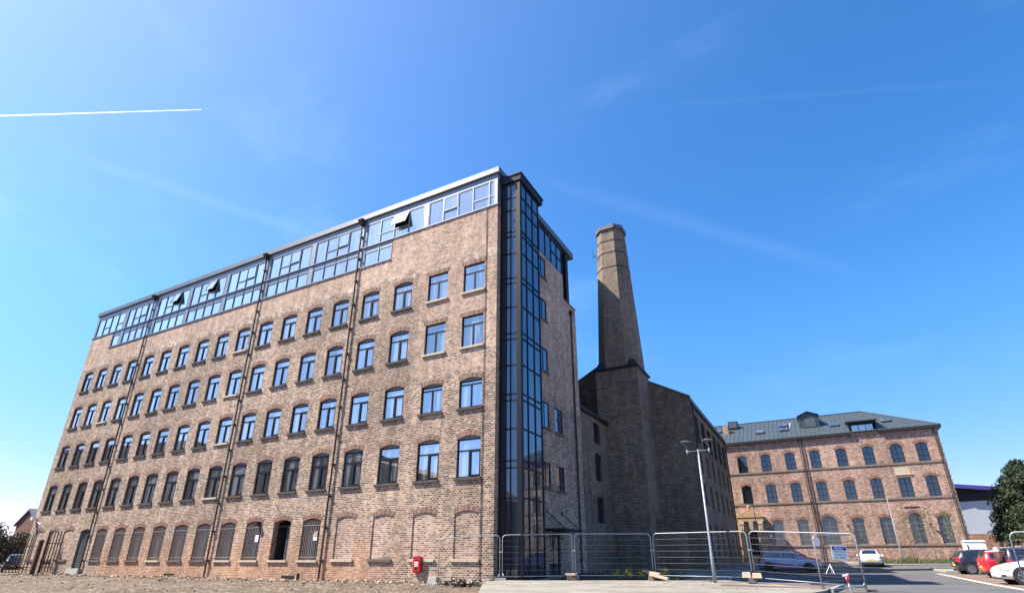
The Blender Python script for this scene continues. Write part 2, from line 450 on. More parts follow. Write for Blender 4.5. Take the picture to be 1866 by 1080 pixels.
def arch(c, w, zs, rise, n=None):
    if rise <= 0: return [(c-w/2, zs), (c+w/2, zs)]
    n = n or (16 if rise > .4 else 8)
    rad = (w*w/4 + rise*rise)/(2*rise); cz = zs + rise - rad
    t0 = math.asin(min(1, w/2/rad))
    return [(c + rad*math.sin(-t0 + 2*t0*i/n), cz + rad*math.cos(-t0 + 2*t0*i/n)) for i in range(n+1)]

def vouss(mb, w, zs, rise, h=.3, y=-.006, over=.0):
    """arch band of bricks on edge, local coords: x across, z up"""
    w2 = w + over
    if rise <= 0:
        a = [(-w2/2 + w2*i/4, zs) for i in range(5)]; b = [(x, z+h) for x, z in a]
    else:
        a = arch(0, w, zs, rise, 14 if rise > .4 else 8)
        rad = (w*w/4 + rise*rise)/(2*rise); cz = zs + rise - rad
        b = []
        for x, z in a:
            d = Vector((x, z-cz)).normalized(); b.append((x + d.x*h, z + d.y*h))
    s = 0
    for i in range(len(a)-1):
        L = math.hypot(b[i+1][0]-b[i][0], b[i+1][1]-b[i][1])
        pts = [(a[i][0], y, a[i][1]), (a[i+1][0], y, a[i+1][1]), (b[i+1][0], y, b[i+1][1]), (b[i][0], y, b[i][1])]
        mb.poly(pts, [(.05, s), (.05, s+L), (.35, s+L), (.35, s)])
        mb.poly([(b[i][0], y, b[i][1]), (b[i+1][0], y, b[i+1][1]), (b[i+1][0], .02, b[i+1][1]), (b[i][0], .02, b[i][1])])
        s += L
    for p, q in ((a[0], b[0]), (a[-1], b[-1])):
        mb.poly([(p[0], y, p[1]), (q[0], y, q[1]), (q[0], .02, q[1]), (p[0], .02, p[1])])

def pane_box(mb, x0, x1, z0, z1, y): mb.box(x0, x1, y, y+.012, z0, z1)

# ------------------------------------------------------------------ GROUND
def lerp_tab(t, y):
    if y <= t[0][0]: return t[0][1]
    for (a, za), (b, zb) in zip(t[:-1], t[1:]):
        if y <= b: return za + (zb-za)*(y-a)/(b-a)
    return t[-1][1]
RT = [(-60, -.15), (-10, -.12), (0, -.07), (10, .0), (24, .21), (38, .52), (44, .7), (48, .85), (90, 1.5), (160, 2)]
def rz(y): return lerp_tab(RT, y)
def gz(x, y):
    k = min(1, max(0, (x+3)/6)) if y < 12 else 1.0
    d = .0 + .05*math.sin(x*.7+y*.9)*math.sin(y*.8-x*.33) + .035*math.sin(x*1.9-y*2.3)
    if y > -.8: d = min(d, .03)*.5
    left = -.02 + d + (-.1 if y < -8 else 0)*min(1, (-8-y)/8 if y < -8 else 0)
    return left*(1-k) + (rz(y) - .02)*k
xs = [-500, -300, -200, -140, -100, -80, -65] + [-56+i for i in range(0, 61)] + [7, 10, 14, 18, 22, 26, 30, 36, 45, 60, 90, 140, 250, 500]
ys = [-300, -150, -90, -60, -45, -35] + [-28+i for i in range(0, 31)] + [4, 6, 8, 10, 13, 16, 20, 24, 28, 33, 38, 41, 44, 46, 48, 55, 70, 90, 130, 200, 350, 700]
def sheet(name, mat, xs_, ys_, zf, mask=None):
    mb = MB(); V = {}
    for i, x in enumerate(xs_):
        for j, y in enumerate(ys_): V[i, j] = mb.bm.verts.new((x, y, zf(x, y)))
    for i in range(len(xs_)-1):
        for j in range(len(ys_)-1):
            if mask and not mask((xs_[i]+xs_[i+1])/2, (ys_[j]+ys_[j+1])/2): continue
            mb.bm.faces.new([V[i, j], V[i+1, j], V[i+1, j+1], V[i, j+1]])
    o = mb.build(name, mat, smooth=True, rec=False)
    return tag(o, kind='structure')
sheet('ground', MAT['dirt'], xs, ys, gz)
ry = [-60, -40, -30, -20, -14, -10, -7, -4, -2, 0, 2, 4, 7, 10, 13, 16, 20, 24, 28, 33, 38, 41]
sheet('road', MAT['asph'], [8.6, 11, 14, 17, 20.4, 24, 30, 40, 60], ry, lambda x, y: rz(y))
sheet('parking_bay_paving', MAT['pavers'], [20.6, 23, 26.5], [2, 4, 7, 10, 13, 16, 20, 23.4], lambda x, y: rz(y) + .006)
sheet('parking_bay_paving', MAT['pavers'], [9.3, 11, 14], [21.5, 23, 25, 27, 30.5], lambda x, y: rz(y) + .006)
def slab(name, mat, rows, thick=.22):
    """rows of (y, xl, xr, zl, zr) from far to near: a paved slab with real edges"""
    mb = MB()
    for (y, l, r, zl, zr), (y2, l2, r2, zl2, zr2) in zip(rows[:-1], rows[1:]):
        mb.poly([(l2, y2, zl2), (r2, y2, zr2), (r, y, zr), (l, y, zl)])
        mb.poly([(l2, y2, zl2), (l, y, zl), (l, y, zl-thick), (l2, y2, zl2-thick)])
        mb.poly([(r2, y2, zr2), (r2, y2, zr2-thick), (r, y, zr-thick), (r, y, zr)])
    for i in (0, -1):
        y, l, r, zl, zr = rows[i]
        mb.poly([(l, y, zl), (r, y, zr), (r, y, zr-thick), (l, y, zl-thick)])
    return tag(mb.build(name, mat), kind='structure')
slab('pavement', MAT['pave'], [(43.4, 6.2, 8.8, rz(43)+.12, rz(43)+.12), (24, 2.9, 8.8, rz(24)+.1, rz(24)+.1), (12, .02, 9.0, .2, .17), (8, .02, 9.3, .19, .18), (4.6, .02, 9.9, .18, .17), (4.3, .02, 10.1, .18, .16), (.3, .3, 13.9, .16, .06), (-.4, .5, 13.9, .16, .05), (-2, .75, 13.6, .15, .05), (-4.5, 2.1, 13.0, .14, .04), (-9, 4.7, 12.6, .1, .02), (-18, 9.5, 12, .02, .0), (-30, 16, 16.2, -.05, -.05)], .3)
slab('paver_strip', MAT['pavers'], [(4.3, 10.12, 14.4, .1, .02), (.32, 10.2, 13.92, .13, .066)], .2)
mb = MB()   # joints of the paving, thin dark sheets 4 mm proud of the slab
def zslab(x, y):
    r = [(4.3, .02, 10.1, .18, .16), (.3, .3, 13.9, .16, .06), (-.4, .5, 13.9, .16, .05), (-2, .75, 13.6, .15, .05), (-4.5, 2.1, 13.0, .14, .04), (-9, 4.7, 12.6, .1, .02), (-18, 9.5, 12, .02, .0)]
    for p, q in zip(r[:-1], r[1:]):
        if q[0] <= y <= p[0]:
            k = (p[0]-y)/(p[0]-q[0]); l, rr, zl, zr = [p[i]+(q[i]-p[i])*k for i in (1, 2, 3, 4)]
            return zl + (zr-zl)*min(1, max(0, (x-l)/(rr-l))), l, rr
    return 0, 0, 0
for y in (3.6, 2.4, 1.2, .0, -1.2, -2.4, -4.0, -5.8):
    l, r = zslab(5, y)[1:]; l += .15; r = min(r-.15, 9.9 if y > .3 else r-.15); n = 8
    for i in range(n):
        x0, x1 = l+(r-l)*i/n, l+(r-l)*(i+1)/n; z0, z1 = zslab(x0, y)[0]+.005, zslab(x1, y)[0]+.005
        mb.poly([(x0, y-.012, z0), (x1, y-.012, z1), (x1, y+.012, z1), (x0, y+.012, z0)])
for k in range(9):
    x = 1.2+k*1.5
    for y0, y1 in ((2.4, 1.2), (1.2, .35), (-.4, -1.2), (-1.2, -1.95)):
        xx = x+(.75 if y0 in (1.2, -.4) else 0)
        if xx > (9.8 if y0 > 0 else 13): continue
        z0, z1 = zslab(xx, y0)[0]+.005, zslab(xx, y1)[0]+.005
        mb.poly([(xx-.012, y1, z1), (xx+.012, y1, z1), (xx+.012, y0, z0), (xx-.012, y0, z0)])
tag(mb.build('paving_joint', MAT['soil'], rec=False), kind='structure')
mb2 = MB()
def kerbrun(mb, pts, w=.14, h=.13):
    for (x, y), (x2, y2) in zip(pts[:-1], pts[1:]):
        d = Vector((x2-x, y2-y, 0)); L = d.length; n = max(1, int(L/.92)); d.normalize(); q = Vector((-d.y, d.x, 0))*w/2
        for i in range(n):
            a = Vector((x, y, 0)) + d*(L*i/n + .006); b = Vector((x, y, 0)) + d*(L*(i+1)/n - .006)
            za, zb = rz(a.y), rz(b.y)
            mb.frust([a-q+Vector((0, 0, za-.1)), a+q+Vector((0, 0, za-.1)), b+q+Vector((0, 0, zb-.1)), b-q+Vector((0, 0, zb-.1))],
                     [a-q+Vector((0, 0, za+h)), a+q+Vector((0, 0, za+h)), b+q+Vector((0, 0, zb+h)), b-q+Vector((0, 0, zb+h))])
kerbrun(mb2, [(8.95, 43), (8.95, 31), (8.95, 12), (9.5, 8), (10.05, 4.4), (14.48, 4.38), (14.0, .2)], h=.14)
kerbrun(mb2, [(14.2, 36.8), (18.2, 38.9), (21.2, 39.8), (29, 41.5), (40, 43.5)])
kerbrun(mb2, [(21.2, 25), (21.2, 31), (26.5, 31), (26.5, 25), (21.2, 25)])
tag(mb2.build('kerb', MAT['kerb']), kind='structure')
sheet('footpath', MAT['pave'], [21.28, 24, 26.42], [25.08, 28, 30.92], lambda x, y: rz(y)+.115)
mb = MB()
mb.poly([(8.9, 43.5, rz(43.5)+.11), (8.9, 41, rz(41)+.1), (14.2, 37, rz(37)+.12), (18.2, 39.0, rz(39)+.12), (21.2, 39.9, rz(39.9)+.12), (29, 41.6, rz(41.6)+.12), (29, 43.4, rz(43.4)+.12), (20, 41.6, rz(41.6)+.12), (17.2, 42.6, rz(42.6)+.12), (17.2, 47.3, rz(47)+.12), (6.3, 47.3, rz(47)+.12), (6.3, 43.5, rz(43.5)+.11)])
tag(mb.build('footpath', MAT['pave']), kind='structure')
mb = MB()
mb.poly([(17.2, 42.6, rz(42.6)+.16), (20, 41.6, rz(41.6)+.16), (29, 43.4, rz(43.4)+.16), (29, 47.35, rz(47)+.3), (17.2, 47.35, rz(47)+.3)])
tag(mb.build('verge_soil', MAT['soil']), kind='structure')
mb = MB()   # painted lines of the bays, 4 mm sheets following the slope
def line(mb, x0, y0, x1, y1, w, dz=.012):
    n = max(1, int(math.hypot(x1-x0, y1-y0)/1.5)); d = Vector((x1-x0, y1-y0, 0)).normalized(); q = Vector((-d.y, d.x, 0))*w/2
    for i in range(n):
        a = Vector((x0+(x1-x0)*i/n, y0+(y1-y0)*i/n, 0)); b = Vector((x0+(x1-x0)*(i+1)/n, y0+(y1-y0)*(i+1)/n, 0))
        a.z = rz(a.y)+dz; b.z = rz(b.y)+dz
        mb.poly([a-q, b-q, b+q, a+q])
line(mb, 20.5, 2, 20.5, 23.6, .3)
for y in (4.2, 6.7, 9.2, 11.7, 14.2, 16.8, 19.4, 22.0): line(mb, 20.9, y, 22.6, y, .12, .014)
line(mb, 9.4, 21.3, 14.0, 21.3, .12); line(mb, 9.4, 26.3, 14, 26.3, .1, .014)
tag(mb.build('road_marking', MAT['marking']), kind='structure')
mb = MB()
mb.poly([(2.2, 1.35, .19), (7.9, 3.85, .195), (7.6, 8.4, .215), (1.8, 9, .22)])
tag(mb.build('planting_bed', MAT['soil']), kind='structure')

# ------------------------------------------------------------------ MILL A
A = empty('mill_building', (0, 0, 0), 0, 'long six storey brick mill with rows of arched windows and glazed rooftop storey', 'building')
SL = [-46.18, -43.7, -41.23, -38.73, -36.25, -33.7, -31.22, -28.67, -26.11, -23.58, -21.01, -18.51, -15.94, -13.34, -10.67, -7.89, -5.14, -2.51]
CX = [-45.32, -42.86, -40.4, -37.95, -35.4, -32.86, -30.38, -27.79, -25.26, -22.76, -20.19, -17.63, -15.05, -12.52, -9.79, -7.04, -4.26, -1.6]
ROWS = [(15.93, 17.7, .18, 17.2), (12.38, 14.24, .18, 13.74), (8.79, 10.58, .18, 10.1), (5.03, 7.06, .18, 6.4)]
W = 1.5
ops = []
for c in CX:
    for ri, (zb, zs, rs, zt) in enumerate(ROWS):
        fl = c > -5.5
        if fl and ri < 2: ops.append((c, W, zb, zs+.1, 0))
        elif fl and ri == 2: ops.append((c, W, zb, zs-.24, .16))
        else: ops.append((c, W, zb, zs, rs))
BLIND = (0, 1, 2, 14, 15, 16, 17)
for i, c in enumerate(CX):
    if i == 3: ops.append((c+.15, 1.5, .45, 3.2, .16, .22))
    elif i in BLIND: ops.append((c, 1.48, 1.09, 3.22, .16, .05))
    elif i == 12: ops.append((c, 1.5, 1.04, 3.18, .17, .35))
    else: ops.append((c, 1.5, 1.04, 3.18, .17, .22))
mb = MB()
facade(mb, (0, 0, 0), (1, 0, 0), (0, 1, 0), -47, 0, -.4, 20, ops)
for l, r in ((-47, -43.15), (-8.4, 0)):
    mb.poly([(l, 0, 20), (r, 0, 20), (r, 0, 21.6), (l, 0, 21.6)])
    mb.poly([(l, 0, 21.6), (r, 0, 21.6), (r, .5, 21.6), (l, .5, 21.6)])
mb.poly([(-43.15, 0, 20), (-43.15, 0, 21.6), (-43.15, .5, 21.6), (-43.15, .5, 20)])
mb.poly([(-8.4, 0, 20), (-8.4, .5, 20), (-8.4, .5, 21.6), (-8.4, 0, 21.6)])
# end wall facing +X, its openings, low parapet of the balcony at the back
opsB = [(6.33, 1.35, z0, z1, 0) for z0, z1 in ((19.6, 21.2), (16.3, 17.85), (12.56, 14.2), (8.8, 10.45), (5.08, 6.62))] + [(8.52, 1.35, z0, z1, 0) for z0, z1 in ((8.8, 10.45), (5.08, 6.62))] + [(7.3, 1.7, .22, 2.45, 0)]
facade(mb, (0, 0, 0), (0, 1, 0), (-1, 0, 0), 0, 12.55, -.4, 4, [o for o in opsB if o[2] < 4], .2)
facade(mb, (0, 0, 0), (0, 1, 0), (-1, 0, 0), 0, 12.55, 4, 19.5, [o for o in opsB if 4 < o[2] < 19], .1)
facade(mb, (0, 0, 0), (0, 1, 0), (-1, 0, 0), 0, 10.2, 19.5, 21.55, [o for o in opsB if o[2] > 19], .1)
mb.poly([(0, 10.2, 19.5), (0, 12.55, 19.5), (-.4, 12.55, 19.5), (-.4, 10.2, 19.5)])
mb.poly([(0, 10.2, 19.5), (-.4, 10.2, 19.5), (-.4, 10.2, 21.55), (0, 10.2, 21.55)])
mb.poly([(-47, 12.55, -.4), (-47, 12.55, 19.5), (0, 12.55, 19.5), (0, 12.55, -.4)])
mb.poly([(-47, 0, -.4), (-47, 0, 21.6), (-47, 12.55, 21.6), (-47, 12.55, -.4)])
mb.poly([(-47, .5, 20), (0, .5, 20), (0, 12.55, 19.45), (-47, 12.55, 19.45)])
mb.build('wall', MAT['brickA'], A, rec=False)

def window_arch(kind, zb, zs, rise, zt, sillm='stoneD'):
    h, tt = zs-zb, zt-zb; w = W; f = .07; y0, y1 = .1, .17
    mb = MB()
    mb.box(-w/2, -w/2+f, y0, y1, 0, h); mb.box(w/2-f, w/2, y0, y1, 0, h)
    mb.box(-w/2+f, w/2-f, y0, y1, 0, f); mb.box(-w/2+f, w/2-f, y0, y1, h-f, h)
    if kind == 'squat': tt = h-.26
    mb.box(-w/2+f, w/2-f, y0-.012, y1, tt, tt+f)
    mb.box(-.045, .045, y0-.008, y1, f, tt)
    if kind == 'arch':   # opening casement on the right stands proud
        mb.box(.045, .1, y0-.03, y0, f, tt); mb.box(w/2-f-.05, w/2-f, y0-.03, y0, f, tt)
        mb.box(.1, w/2-f-.05, y0-.03, y0, f, f+.06); mb.box(.1, w/2-f-.05, y0-.03, y0, tt-.06, tt)
    fr = mb.build('window', MAT['frame'], A, local=True)
    mb = MB(); y = .13
    pane_box(mb, -w/2+f, -.045, f, tt, y); pane_box(mb, .045, w/2-f, f, tt, y); pane_box(mb, -w/2+f, w/2-f, tt+f, h-f, y)
    mb.build('pane', MAT['glass'], fr, local=True)
    if rise > 0:
        mb = MB(); a = arch(0, w-.02, h+.004, rise-.012)
        mb.prism([(x, y0+.03, z) for x, z in a], (0, .05, 0))
        mb.build('head_panel', MAT['head'], fr, local=True)
    mb = MB()
    if sillm == 'stoneD':
        mb.frust([(-.86, -.1, -.15), (.8, -.1, -.15), (.8, .02, -.15), (-.86, .02, -.15)], [(-.86, -.12, -.03), (.8, -.12, -.03), (.8, .1, .012), (-.86, .1, .012)])
    else: mb.box(-.86, .82, -.1, .1, -.11, .008)
    mb.build('sill', MAT[sillm], fr, local=True)
    mb = MB(); vouss(mb, w, h, rise, .28, over=.3 if rise <= 0 else 0)
    mb.build('lintel', MAT['vous'], fr, local=True, rec=False)
    return fr
TPL = {}
PALE = {(0, 9), (1, 9), (2, 9), (3, 9), (0, 16), (0, 17), (1, 16), (1, 17), (1, 2)}
for ri, (zb, zs, rs, zt) in enumerate(ROWS):
    for ci, c in enumerate(CX):
        fl = c > -5.5
        kind = ('flat' if ri < 2 else 'squat' if ri == 2 else 'arch') if fl else 'arch'
        sm = 'stoneP' if (ri, ci) in PALE else 'stoneD'
        if kind == 'flat': a = (zs+.1, 0)
        elif kind == 'squat': a = (zs-.24, .16)
        else: a = (zs, rs)
        k = (ri, kind, sm)
        if k not in TPL:
            o = TPL[k] = window_arch(kind, zb, a[0], a[1], zt, sm)
        else: o = copy_tree(TPL[k], A)
        o.location = (c, 0, zb)
# ground floor
for i, c in enumerate(CX):
    if i in BLIND:
        mb = MB(); a = arch(c, 1.47, 3.22, .15)
        mb.poly([(c-.735, .045, 1.09)] + [(c+.735, .045, 1.09)] + [(x, .045, z) for x, z in a[::-1]])
        b = mb.build('blocked_window', MAT['brickB'], A, rec=False)
        mb = MB(); mb.box(c-.86, c+.8, -.09, .05, .95, 1.09); mb.build('sill', MAT['stoneP' if i in (14, 16, 17) else 'stoneD'], b)
        mb = MB(); vouss(mb, 1.48, 3.22, .16, .26); o = mb.build('lintel', MAT['vous'], b, local=True, rec=False); o.location = (c, 0, 0)
    elif i == 3:
        c += .15; mb = MB()
        mb.box(c-.75, c-.67, .12, .2, .45, 3.2); mb.box(c+.67, c+.75, .12, .2, .45, 3.2); mb.box(c-.67, c+.67, .12, .2, 2.5, 2.6); mb.box(c-.67, c+.67, .12, .2, 3.02, 3.12)
        mb.box(c-.66, c-.01, .14, .19, .45, 2.5); mb.box(c+.01, c+.66, .14, .19, .45, 2.5)
        for x in (c-.58, c+.09): mb.box(x, x+.48, .125, .14, .6, 1.35); mb.box(x, x+.48, .125, .14, 1.5, 2.4)
        d = mb.build('door', MAT['frameG'], A)
        mb = MB(); mb.prism([(x, .15, z) for x, z in [(c-.66, 2.6), (c+.66, 2.6)] + arch(c, 1.32, 3.02, .02)[::-1]], (0, .02, 0)); mb.build('pane', MAT['glass'], d)
        mb = MB(); mb.prism([(x, .19, z) for x, z in arch(c, 1.48, 3.2, .15)], (0, .02, 0)); mb.build('head_panel', MAT['head'], d)
        mb = MB(); mb.box(c-.95, c+.9, -.25, .12, -.1, .44); mb.build('step', MAT['conc'], d)
    elif i == 12:
        mb = MB()
        mb.box(c-.75, c-.745, .35, 1.6, 1.04, 3.35); mb.box(c+.745, c+.75, .35, 1.6, 1.04, 3.35); mb.box(c-.75, c+.75, 1.6, 1.65, 1.04, 3.35); mb.box(c-.745, c+.745, .35, 1.6, 3.35, 3.4); mb.box(c-.745, c+.745, .35, 1.6, 1.0, 1.04)
        w_ = mb.build('open_window', MAT['dark'], A)
        mb = MB(); mb.box(c+.1, c+.2, .36, .42, 1.04, 2.95); mb.box(c-.745, c+.745, .36, .42, 2.95, 3.0); mb.box(c+.25, c+.3, .36, .42, 1.04, 2.95); mb.build('post', MAT['frameG'], w_)
        mb = MB(); mb.box(c-.84, c+.84, -.09, .2, .92, 1.035); mb.build('sill', MAT['stoneP'], w_)
        mb = MB(); vouss(mb, 1.5, 3.18, .17, .26); o = mb.build('lintel', MAT['vousR'], w_, local=True, rec=False); o.location = (c, 0, 0)
    else:
        mb = MB(); a = arch(c, 1.5, 3.18, .165)
        mb.prism([(c-.75, .2, 1.04), (c+.75, .2, 1.04)] + [(x, .2, z) for x, z in a[::-1]], (0, .03, 0))
        w_ = mb.build('boarded_window', MAT['board'], A)
        mb = MB(); mb.box(c-.02, c+.26, .17, .2, 1.05, 3.05); mb.build('frame', MAT['frameG'], w_)
        if i >= 8:
            mb = MB(); mb.box(c+.28, c+.7, .17, .195, 1.06, 3.1); mb.build('pane', MAT['glassT'], w_)
        mb = MB(); n = 11
        for k in range(n):
            x = c-.69 + 1.38*k/(n-1); mb.box(x-.013, x+.013, .04, .066, 1.05, 3.26 if abs(x-c) < .5 else 3.2)
        for z in (1.2, 2.95): mb.box(c-.745, c+.745, .03, .04, z-.02, z+.02)
        mb.build('bars', MAT['bars'], w_)
        mb = MB(); mb.box(c-.86, c+.82, -.09, .16, .92, 1.035); mb.build('sill', MAT['stoneP' if i in (7, 10, 11, 13) else 'stoneD'], w_)
        mb = MB(); vouss(mb, 1.5, 3.18, .17, .26); o = mb.build('lintel', MAT['vousR'], w_, local=True, rec=False); o.location = (c, 0, 0)
        if i in (11, 13):
            mb = MB(); mb.box(c+.25, c+.55, .018, .026, 2.1, 2.5) ; mb.build('notice', MAT['white'], w_)
            if i == 13:
                mb = MB(); mb.box(c+.3, c+.56, .012, .017, 2.3, 2.62); mb.build('notice', MAT['stoneB'], w_)
# downpipes with hoppers
for x, top in ((-36.95, 24.0), (-21.55, 24.05), (-11.3, 24.0)):
    mb = MB(); mb.tube([(x, -.12, -.05), (x, -.12, top-.25)], .055, 8)
    z = 1.0
    while z < 23: mb.box(x-.1, x+.1, -.19, -.0, z, z+.07); z += 1.8
    p = mb.build('downpipe', MAT['pipe'], A)
    mb = MB(); mb.frust([(x-.1, -.24, top-.4), (x+.1, -.24, top-.4), (x+.1, -.02, top-.4), (x-.1, -.02, top-.4)], [(x-.24, -.42, top), (x+.24, -.42, top), (x+.24, -.02, top), (x-.24, -.02, top)]); mb.build('hopper', MAT['iron'], p)
mb = MB(); mb.tube([(-.75, -.03, .1), (-.75, -.03, 21.5)], .018, 6)
mb.build('lightning_cable', MAT['rust'], A)
# ---- penthouse
BAYS = [(-46.6, -41.8, 1), (-41.25, -36.95, 2), (-36.2, -31.7, 3), (-31.2, -26.65, 4), (-26.15, -21.65, 5), (-21.0, -16.5, 6), (-15.97, -11.45, 7), (-10.85, -5.8, 8), (-5.35, -.3, 9)]
mb = MB()
mb.box(-46.95, -.02, .02, .5, 23.6, 24.02)                      # frieze
for a, b in ((-46.95, -46.6), (-41.8, -41.25), (-36.95, -36.2), (-31.7, -31.2), (-26.65, -26.15), (-21.65, -21.0), (-16.5, -15.97), (-11.45, -10.85), (-5.8, -5.35), (-.3, -.02)):
    mb.box(a, b, .0, .45, 20.05 if -43 < a < -9 else 21.66, 23.6)
mb.box(-47.03, .06, -.07, .02, 21.6, 21.66); mb.box(-43.2, -8.35, -.07, .02, 19.97, 20.05)
mb.build('cladding', MAT['clad'], A)
mb = MB()
mb.frust([(-47.05, -.12, 24.04), (.12, -.12, 24.04), (.12, 12.4, 24.1), (-47.05, 12.4, 24.1)], [(-47.05, -.12, 24.44), (.12, -.12, 24.44), (.12, 12.4, 24.62), (-47.05, 12.4, 24.62)])
mb.build('roof', MAT['fascia'], A)
mb = MB(); mb.box(-46.9, -.1, .05, .45, 24.02, 24.045); mb.box(-46.6, -.3, .46, .5, 20, 23.6); mb.build('shadow_gap', MAT['cladD'], A)
for a, b, n in BAYS:
    low = n not in (1, 9)
    top, bot = 23.58, 20.06 if low else 21.66
    if n == 9: ms = [a, -4.17, -3.0, -1.85, -.63, b]
    else: ms = [a + (b-a)*i/4 for i in range(5)]
    mb = MB(); g = MB(); t = .035; opened = None; cas = []
    for x in ms: mb.box(x-t, x+t, .0, .1, bot if not (n in (8,) and x > -8) else 21.66, top)
    mb.box(a, b, .01, .1, top-.05, top); mb.box(a, b, .01, .1, 21.6, 21.66)
    sp = MB(); has = False
    for i in range(len(ms)-1):
        l, r = ms[i]+t, ms[i+1]-t
        split = i in (1, 2) if n not in (1, 9, 8) else i in ((1, 3) if n == 1 else (1, 3, 4) if n == 9 else (1, 2))
        opening = (i == 2 and n not in (1, 9)) or (n == 9 and i == 1)
        if split:
            mb.box(l, r, .01, .1, 22.38, 22.45); pane_box(g, l, r, 21.66, 22.38, .06)
            if opening: cas.append((l, r))
            else: pane_box(g, l, r, 22.45, top-.05, .06)
        else: pane_box(g, l, r, 21.66, top-.05, .06)
        lo = (low and not (n == 8 and i >= 2)) or (n == 1 and i == 3)
        if lo:
            sp.box(l, r, .03, .1, 21.2, 21.6); has = True
            pane_box(g, l, r, 20.12, 21.14, .06); mb.box(l, r, .01, .1, 21.14, 21.2); mb.box(l, r, .01, .1, 20.05, 20.12)
    if n == 1: mb.box(ms[3]-t, ms[3]+t, 0, .1, 20.06, 21.66); mb.box(b-t, b+t, 0, .1, 20.06, 21.66)
    fr = mb.build('window_bay', MAT['frameG' if n < 8 else 'clad'], A)
    g.build('pane', MAT['glassP'], fr)
    if has: sp.build('spandrel', MAT['clad'], fr)
    for l, r in cas:
        z0, z1 = 22.46, top-.06; w, h = r-l, z1-z0
        ang = R(17) if n in (3, 4) else R(20) if n == 8 else 0
        m2 = MB(); e = .05; w2 = w/2
        m2.box(-w2, -w2+e, -.04, .02, -h, 0); m2.box(w2-e, w2, -.04, .02, -h, 0); m2.box(-w2+e, w2-e, -.04, .02, -h, -h+e); m2.box(-w2+e, w2-e, -.04, .02, -e, 0)
        c_ = m2.build('casement', MAT['frameG' if n < 8 else 'clad'], fr, local=True, loc=((l+r)/2, .02, z1))
        c_.rotation_euler = (-ang, 0, 0)      # hung at the top, lower edge swings out
        if ang:
            m3 = MB(); m3.box(l, r, .35, .37, 22.4, top); m3.build('dark_room', MAT['dark'], fr)
        m2 = MB(); pane_box(m2, -w2+e, w2-e, -h+e, -e, -.01); gp = m2.build('pane', MAT['glassP'], fr, local=True, loc=((l+r)/2, .02, z1)); gp.rotation_euler = (-ang, 0, 0)
# penthouse end, roof overhang post, glazed end
mb = MB(); mb.box(-.45, -.0, .45, 5.0, 21.56, 24.05); mb.box(-.45, 0, 5.0, 10.2, 23.72, 24.08); mb.box(-.4, -.02, 10.15, 10.25, 19.5, 24.05)
mb.box(-47, -.4, 10.1, 10.2, 19.4, 24.05); mb.box(-46.98, -46.9, .5, 10.1, 21.6, 24.04)
mb.build('end_cladding', MAT['cladD'], A)
mb = MB(); mb.box(-.1, .0, 5.0, 10.2, 21.56, 21.64)
ym = [5.0, 6.03, 7.07, 8.1, 9.15, 10.12]
for y in ym: mb.box(-.1, .0, y, y+.07, 21.64, 23.72)
mb.box(-.1, .0, 8.17, 10.12, 22.7, 22.76)
fr = mb.build('end_window', MAT['frame'], A)
mb = MB()
for a, b in zip(ym[:-1], ym[1:]): mb.box(-.06, -.045, a+.07, b, 21.64, 23.72)
mb.build('pane', MAT['glassT'], fr)
mb = MB(); mb.box(-.35, -.05, 11.1, 11.55, 19.5, 24.08); mb.build('post', MAT['cladD'], A)
mb = MB(); mb.box(-.42, .05, 10.2, 12.6, 19.5, 19.58); mb.build('coping', MAT['stoneD'], A)
for (c, w, z0, z1, _) in opsB[:-1]:
    mb = MB(); l, r = c-w/2, c+w/2; f = .06
    mb.box(-.11, -.04, l, l+f, z0, z1); mb.box(-.11, -.04, r-f, r, z0, z1); mb.box(-.11, -.04, l+f, r-f, z0, z0+f); mb.box(-.11, -.04, l+f, r-f, z1-f, z1); mb.box(-.11, -.04, c-.03, c+.03, z0+f, z1-f)
    w_ = mb.build('window', MAT['frame'], A)
    mb = MB(); mb.box(-.08, -.065, l+f, c-.03, z0+f, z1-f); mb.box(-.08, -.065, c+.03, r-f, z0+f, z1-f); mb.build('pane', MAT['glassT'], w_)
    mb = MB(); mb.box(-.04, .08, l-.1, r+.1, z0-.12, z0-.002); mb.build('sill', MAT['stoneD'], w_)
mb = MB(); mb.box(-.15, -.08, 6.46, 6.54, .22, 2.44); mb.box(-.15, -.08, 8.06, 8.14, .22, 2.44); mb.box(-.15, -.08, 6.54, 8.06, 2.36, 2.44); mb.box(-.15, -.08, 7.26, 7.34, .22, 2.36)
d = mb.build('entrance_door', MAT['frame'], A)
mb = MB(); mb.box(-.125, -.11, 6.54, 7.26, .22, 2.36); mb.box(-.125, -.11, 7.34, 8.06, .22, 2.36); mb.build('pane', MAT['glassT'], d)
mb = MB(); mb.tube([(-.03, 7.45, .9), (-.03, 7.45, 1.6)], .018, 8); mb.tube([(-.03, 7.15, .9), (-.03, 7.15, 1.6)], .018, 8); mb.build('handle', MAT['galv'], d)
mb = MB(); mb.box(.0, 1.25, 5.95, 8.75, 2.62, 2.74); cn = mb.build('canopy', MAT['cladD'], A)
for y in (6.2, 8.5):
    mb = MB(); mb.tube([(.0, y, 3.75), (1.15, y, 2.75)], .028, 8); mb.box(0, .05, y-.07, y+.07, 3.65, 3.85)
    mb.build('tie_rod', MAT['iron'], cn)
mb = MB(); mb.tube([(.09, 11.4, .2), (.09, 11.4, 18.6)], .06, 8)
p = mb.build('downpipe', MAT['iron'], A)
mb = MB(); mb.frust([(.02, 11.3, 18.5), (.14, 11.3, 18.5), (.14, 11.5, 18.5), (.02, 11.5, 18.5)], [(.02, 11.18, 18.9), (.26, 11.18, 18.9), (.26, 11.62, 18.9), (.02, 11.62, 18.9)]); mb.build('hopper', MAT['iron'], p)
